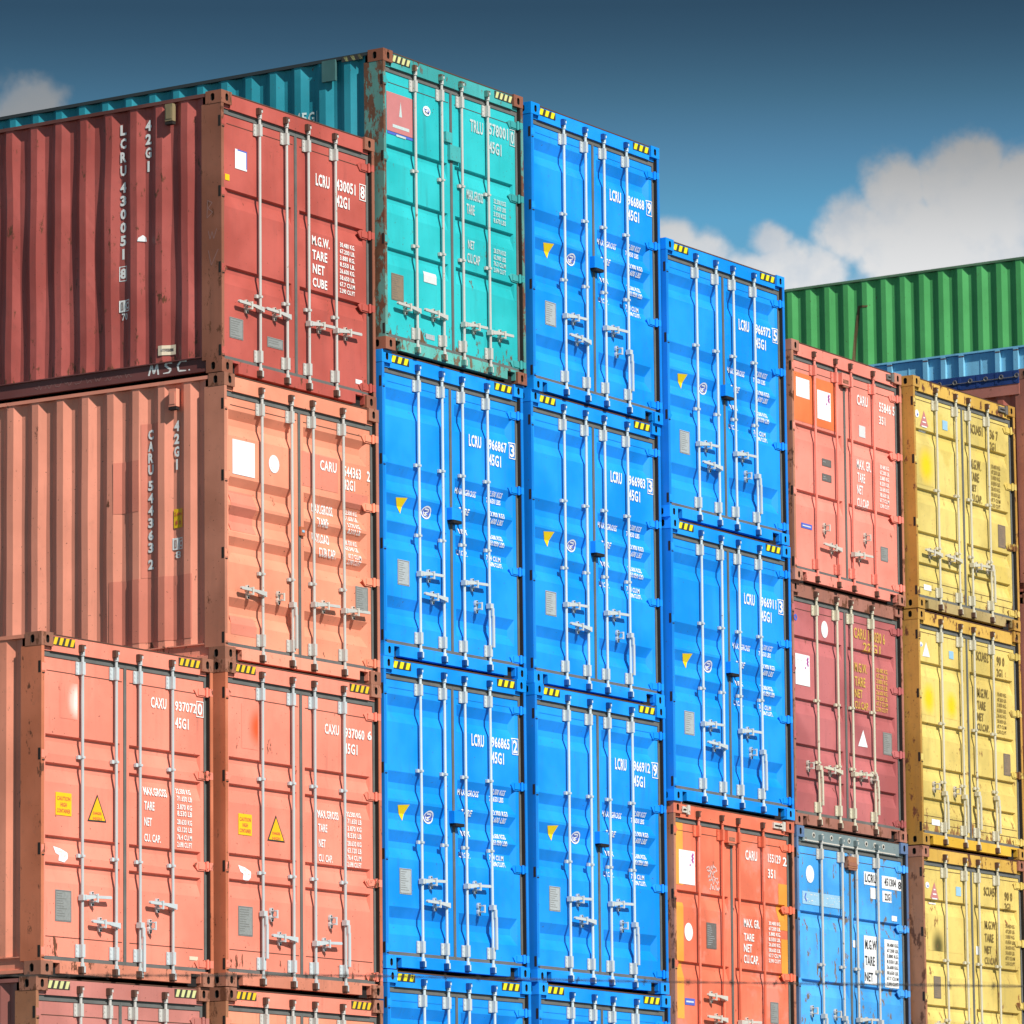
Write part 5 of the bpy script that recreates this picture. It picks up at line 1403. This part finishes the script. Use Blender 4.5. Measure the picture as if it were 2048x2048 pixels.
link('barb', b.mesh('barb', [wm]), fr); fr.children[-1]['kind'] = 'stuff'
for p in (wp[0], wp[-1]):
    b = MB(); b.tube((p.x, p.y, -5.62-o0.z), (p.x, p.y, p.z+.06), .035, 10); link('post', b.mesh('post', [M['plate']]), fr)

# ------------------------------------------------------------------ sun and sky
AZ, EL = 19.0, 38.0           # sun stands in front of the doors, a little to the left
sdir = Vector((-math.sin(R(AZ))*math.cos(R(EL)), -math.cos(R(AZ))*math.cos(R(EL)), math.sin(R(EL))))
sl = bpy.data.lights.new('sun', 'SUN'); sl.energy = 5.0; sl.angle = R(.53); sl.color = (1, .955, .88)
so = bpy.data.objects.new('sun', sl); COL.objects.link(so); so.rotation_euler = (-sdir).to_track_quat('-Z', 'Y').to_euler()
world = bpy.data.worlds.new('World'); scene.world = world; world.use_nodes = True
nt = world.node_tree; nt.nodes.clear()
out = nt.nodes.new('ShaderNodeOutputWorld'); bg = nt.nodes.new('ShaderNodeBackground'); nt.links.new(bg.outputs[0], out.inputs[0])
sk = nt.nodes.new('ShaderNodeTexSky'); sk.sky_type = 'NISHITA'; sk.sun_disc = False; sk.sun_elevation = R(EL)
sk.sun_rotation = math.atan2(sdir.x, sdir.y); sk.air_density = 1.0; sk.dust_density = .6; sk.ozone_density = 2.0
bg.inputs[1].default_value = .056
tc = N(nt, 'ShaderNodeTexCoord'); sp = N(nt, 'ShaderNodeSeparateXYZ'); nt.links.new(tc.outputs['Generated'], sp.inputs[0])
el = mth(nt, 'MULTIPLY', mth(nt, 'ARCSINE', sp.outputs[2]), 57.29578)
az = mth(nt, 'MULTIPLY', mth(nt, 'ARCTAN2', sp.outputs[0], sp.outputs[1]), 57.29578)
# invented sky tint: darkens upward, then brightens again overhead for ambient light
cr = N(nt, 'ShaderNodeValToRGB'); cr.color_ramp.elements[0].position = 0; e = cr.color_ramp.elements
SKYR = [[0, [1.3392857142857142, 1.6801339285714283, 1.6875]], [0.12777777777777777, [1.0044642857142856, 1.6801339285714283, 1.715625]], [0.13999999999999999, [0.8035714285714285, 1.6025892857142856, 1.715625]], [0.14266666666666666, [0.7526785714285715, 1.4449151785714287, 1.5328125]], [0.14933333333333332, [0.6348214285714285, 1.0739933035714284, 1.175625]], [0.15566666666666668, [0.45803571428571427, 0.772861607142857, 0.8114062499999999]], [0.162, [0.3187499999999999, 0.5105022321428571, 0.55125]], [0.16777777777777778, [0.2397321428571428, 0.3786763392857142, 0.41906249999999995]], [0.19444444444444445, [0.22767857142857142, 0.361875, 0.40781249999999997]], [0.4222222222222222, [0.95, 1, 1]], [1, [1, 1, 1]]]
while len(e) < len(SKYR): e.new(.5)
for el_, (p_, c_) in zip(e, SKYR): el_.position = p_; el_.color = (*c_, 1)
nt.links.new(mth(nt, 'DIVIDE', el, 90.0), cr.inputs[0])
skyc = mixc(nt, 1.0, sk.outputs[0], cr.outputs[0], 'MULTIPLY')
# cumulus bank: soft discs in direction space broken up by noise
nz1 = noise(nt, tc.outputs['Generated'], 38, 9, .60); nz2 = noise(nt, tc.outputs['Generated'], 11, 5, .5); nz3 = noise(nt, tc.outputs['Generated'], 120, 6, .6)
cov = None
LUMPS = [(50.71,13.62,.95,.82),(51.33,13.93,.5,.45),(51.75,13.55,.42,.32),(58.949,12.362,.45,.33),(58.711,12.193,.519,.40),(60.128,12.397,.33,.30),(60.24,12.107,.42,.42),(60.708,12.03,.45,.36),
 (61.071,12.50,.50,.50),(61.607,12.86,.45,.50),(61.654,12.36,.692,.75),(62.312,12.914,.50,.68),(62.554,13.20,.42,.38),(63.066,12.662,.75,.75),(62.526,12.106,1.154,.865),(59.3,12.15,.55,.42),(59.9,12.0,.9,.36),(60.4,12.0,.7,.42),
 (64.6,12.6,1.2,1.1),(66.5,12.9,1.4,1.3),(69,12.2,2,1.5),(48.8,12.9,1.3,1.2),(46,12.2,2.0,1.3),(41,12.6,3,1.6),(74,12.5,3,1.7),(61.5,11.2,3.2,.9),(66,11,4,1.2)]
for a_, e_, ra, re_ in LUMPS:
    dx = mth(nt, 'DIVIDE', mth(nt, 'SUBTRACT', az, a_), ra); dz = mth(nt, 'DIVIDE', mth(nt, 'SUBTRACT', el, e_), re_)
    d2 = mth(nt, 'SUBTRACT', 1.0, mth(nt, 'SQRT', mth(nt, 'ADD', mth(nt, 'MULTIPLY', dx, dx), mth(nt, 'MULTIPLY', dz, dz))))
    cov = d2 if cov is None else mth(nt, 'MAXIMUM', cov, d2)
cov = mth(nt, 'ADD', mth(nt, 'MAXIMUM', cov, -.6), mth(nt, 'MULTIPLY', mth(nt, 'SUBTRACT', nz1, .5), 2.1))
cov = mth(nt, 'ADD', cov, mth(nt, 'MULTIPLY', mth(nt, 'SUBTRACT', nz3, .5), .5))
gaps = ramp(nt, nz2, .36, .56, .62, 1.0)
mask = mth(nt, 'MULTIPLY', ramp(nt, cov, -.10, .46), gaps)
CC = [tuple(c) for c in [[12.857142857142856, 12.991071428571427, 13.125], [5.223214285714286, 5.290178571428571, 5.357142857142857], [7.499999999999999, 9.241071428571429, 11.25]]]
ccol = mixc(nt, ramp(nt, el, 11.7, 13.9), CC[0], CC[1])
ccol = mixc(nt, ramp(nt, nz1, .36, .56, .55, 0), ccol, mixc(nt, ramp(nt, el, 11.7, 13.9), CC[2], tuple(x*.5 for x in CC[2])))
fin = mixc(nt, mask, skyc, ccol)
nt.links.new(fin, bg.inputs[0])

# ------------------------------------------------------------------ camera
cam = bpy.data.cameras.new('camera'); co = bpy.data.objects.new('camera', cam); COL.objects.link(co); scene.camera = co
yaw, pitch, roll, f = 0.9957839795743458, 0.16243570590779924, -0.009968941753900135, 9911.440734344156
fw = Vector((math.sin(yaw)*math.cos(pitch), math.cos(yaw)*math.cos(pitch), math.sin(pitch))); rt = Vector((math.cos(yaw), -math.sin(yaw), 0)); up = rt.cross(fw)
r2 = rt*math.cos(roll)+up*math.sin(roll); u2 = -rt*math.sin(roll)+up*math.cos(roll)
co.matrix_world = Matrix(((r2.x, u2.x, -fw.x, CAMP.x), (r2.y, u2.y, -fw.y, CAMP.y), (r2.z, u2.z, -fw.z, CAMP.z), (0, 0, 0, 1)))
cam.sensor_width = 36; cam.lens = f/2048*36; cam.clip_end = 3000; cam.clip_start = .5
cam.dof.use_dof = True; cam.dof.focus_distance = 44; cam.dof.aperture_fstop = 9
scene.render.resolution_x = 1024; scene.render.resolution_y = 1024
scene.view_settings.view_transform = 'Standard'; scene.view_settings.look = 'None'; scene.view_settings.exposure = .12; scene.view_settings.gamma = 1
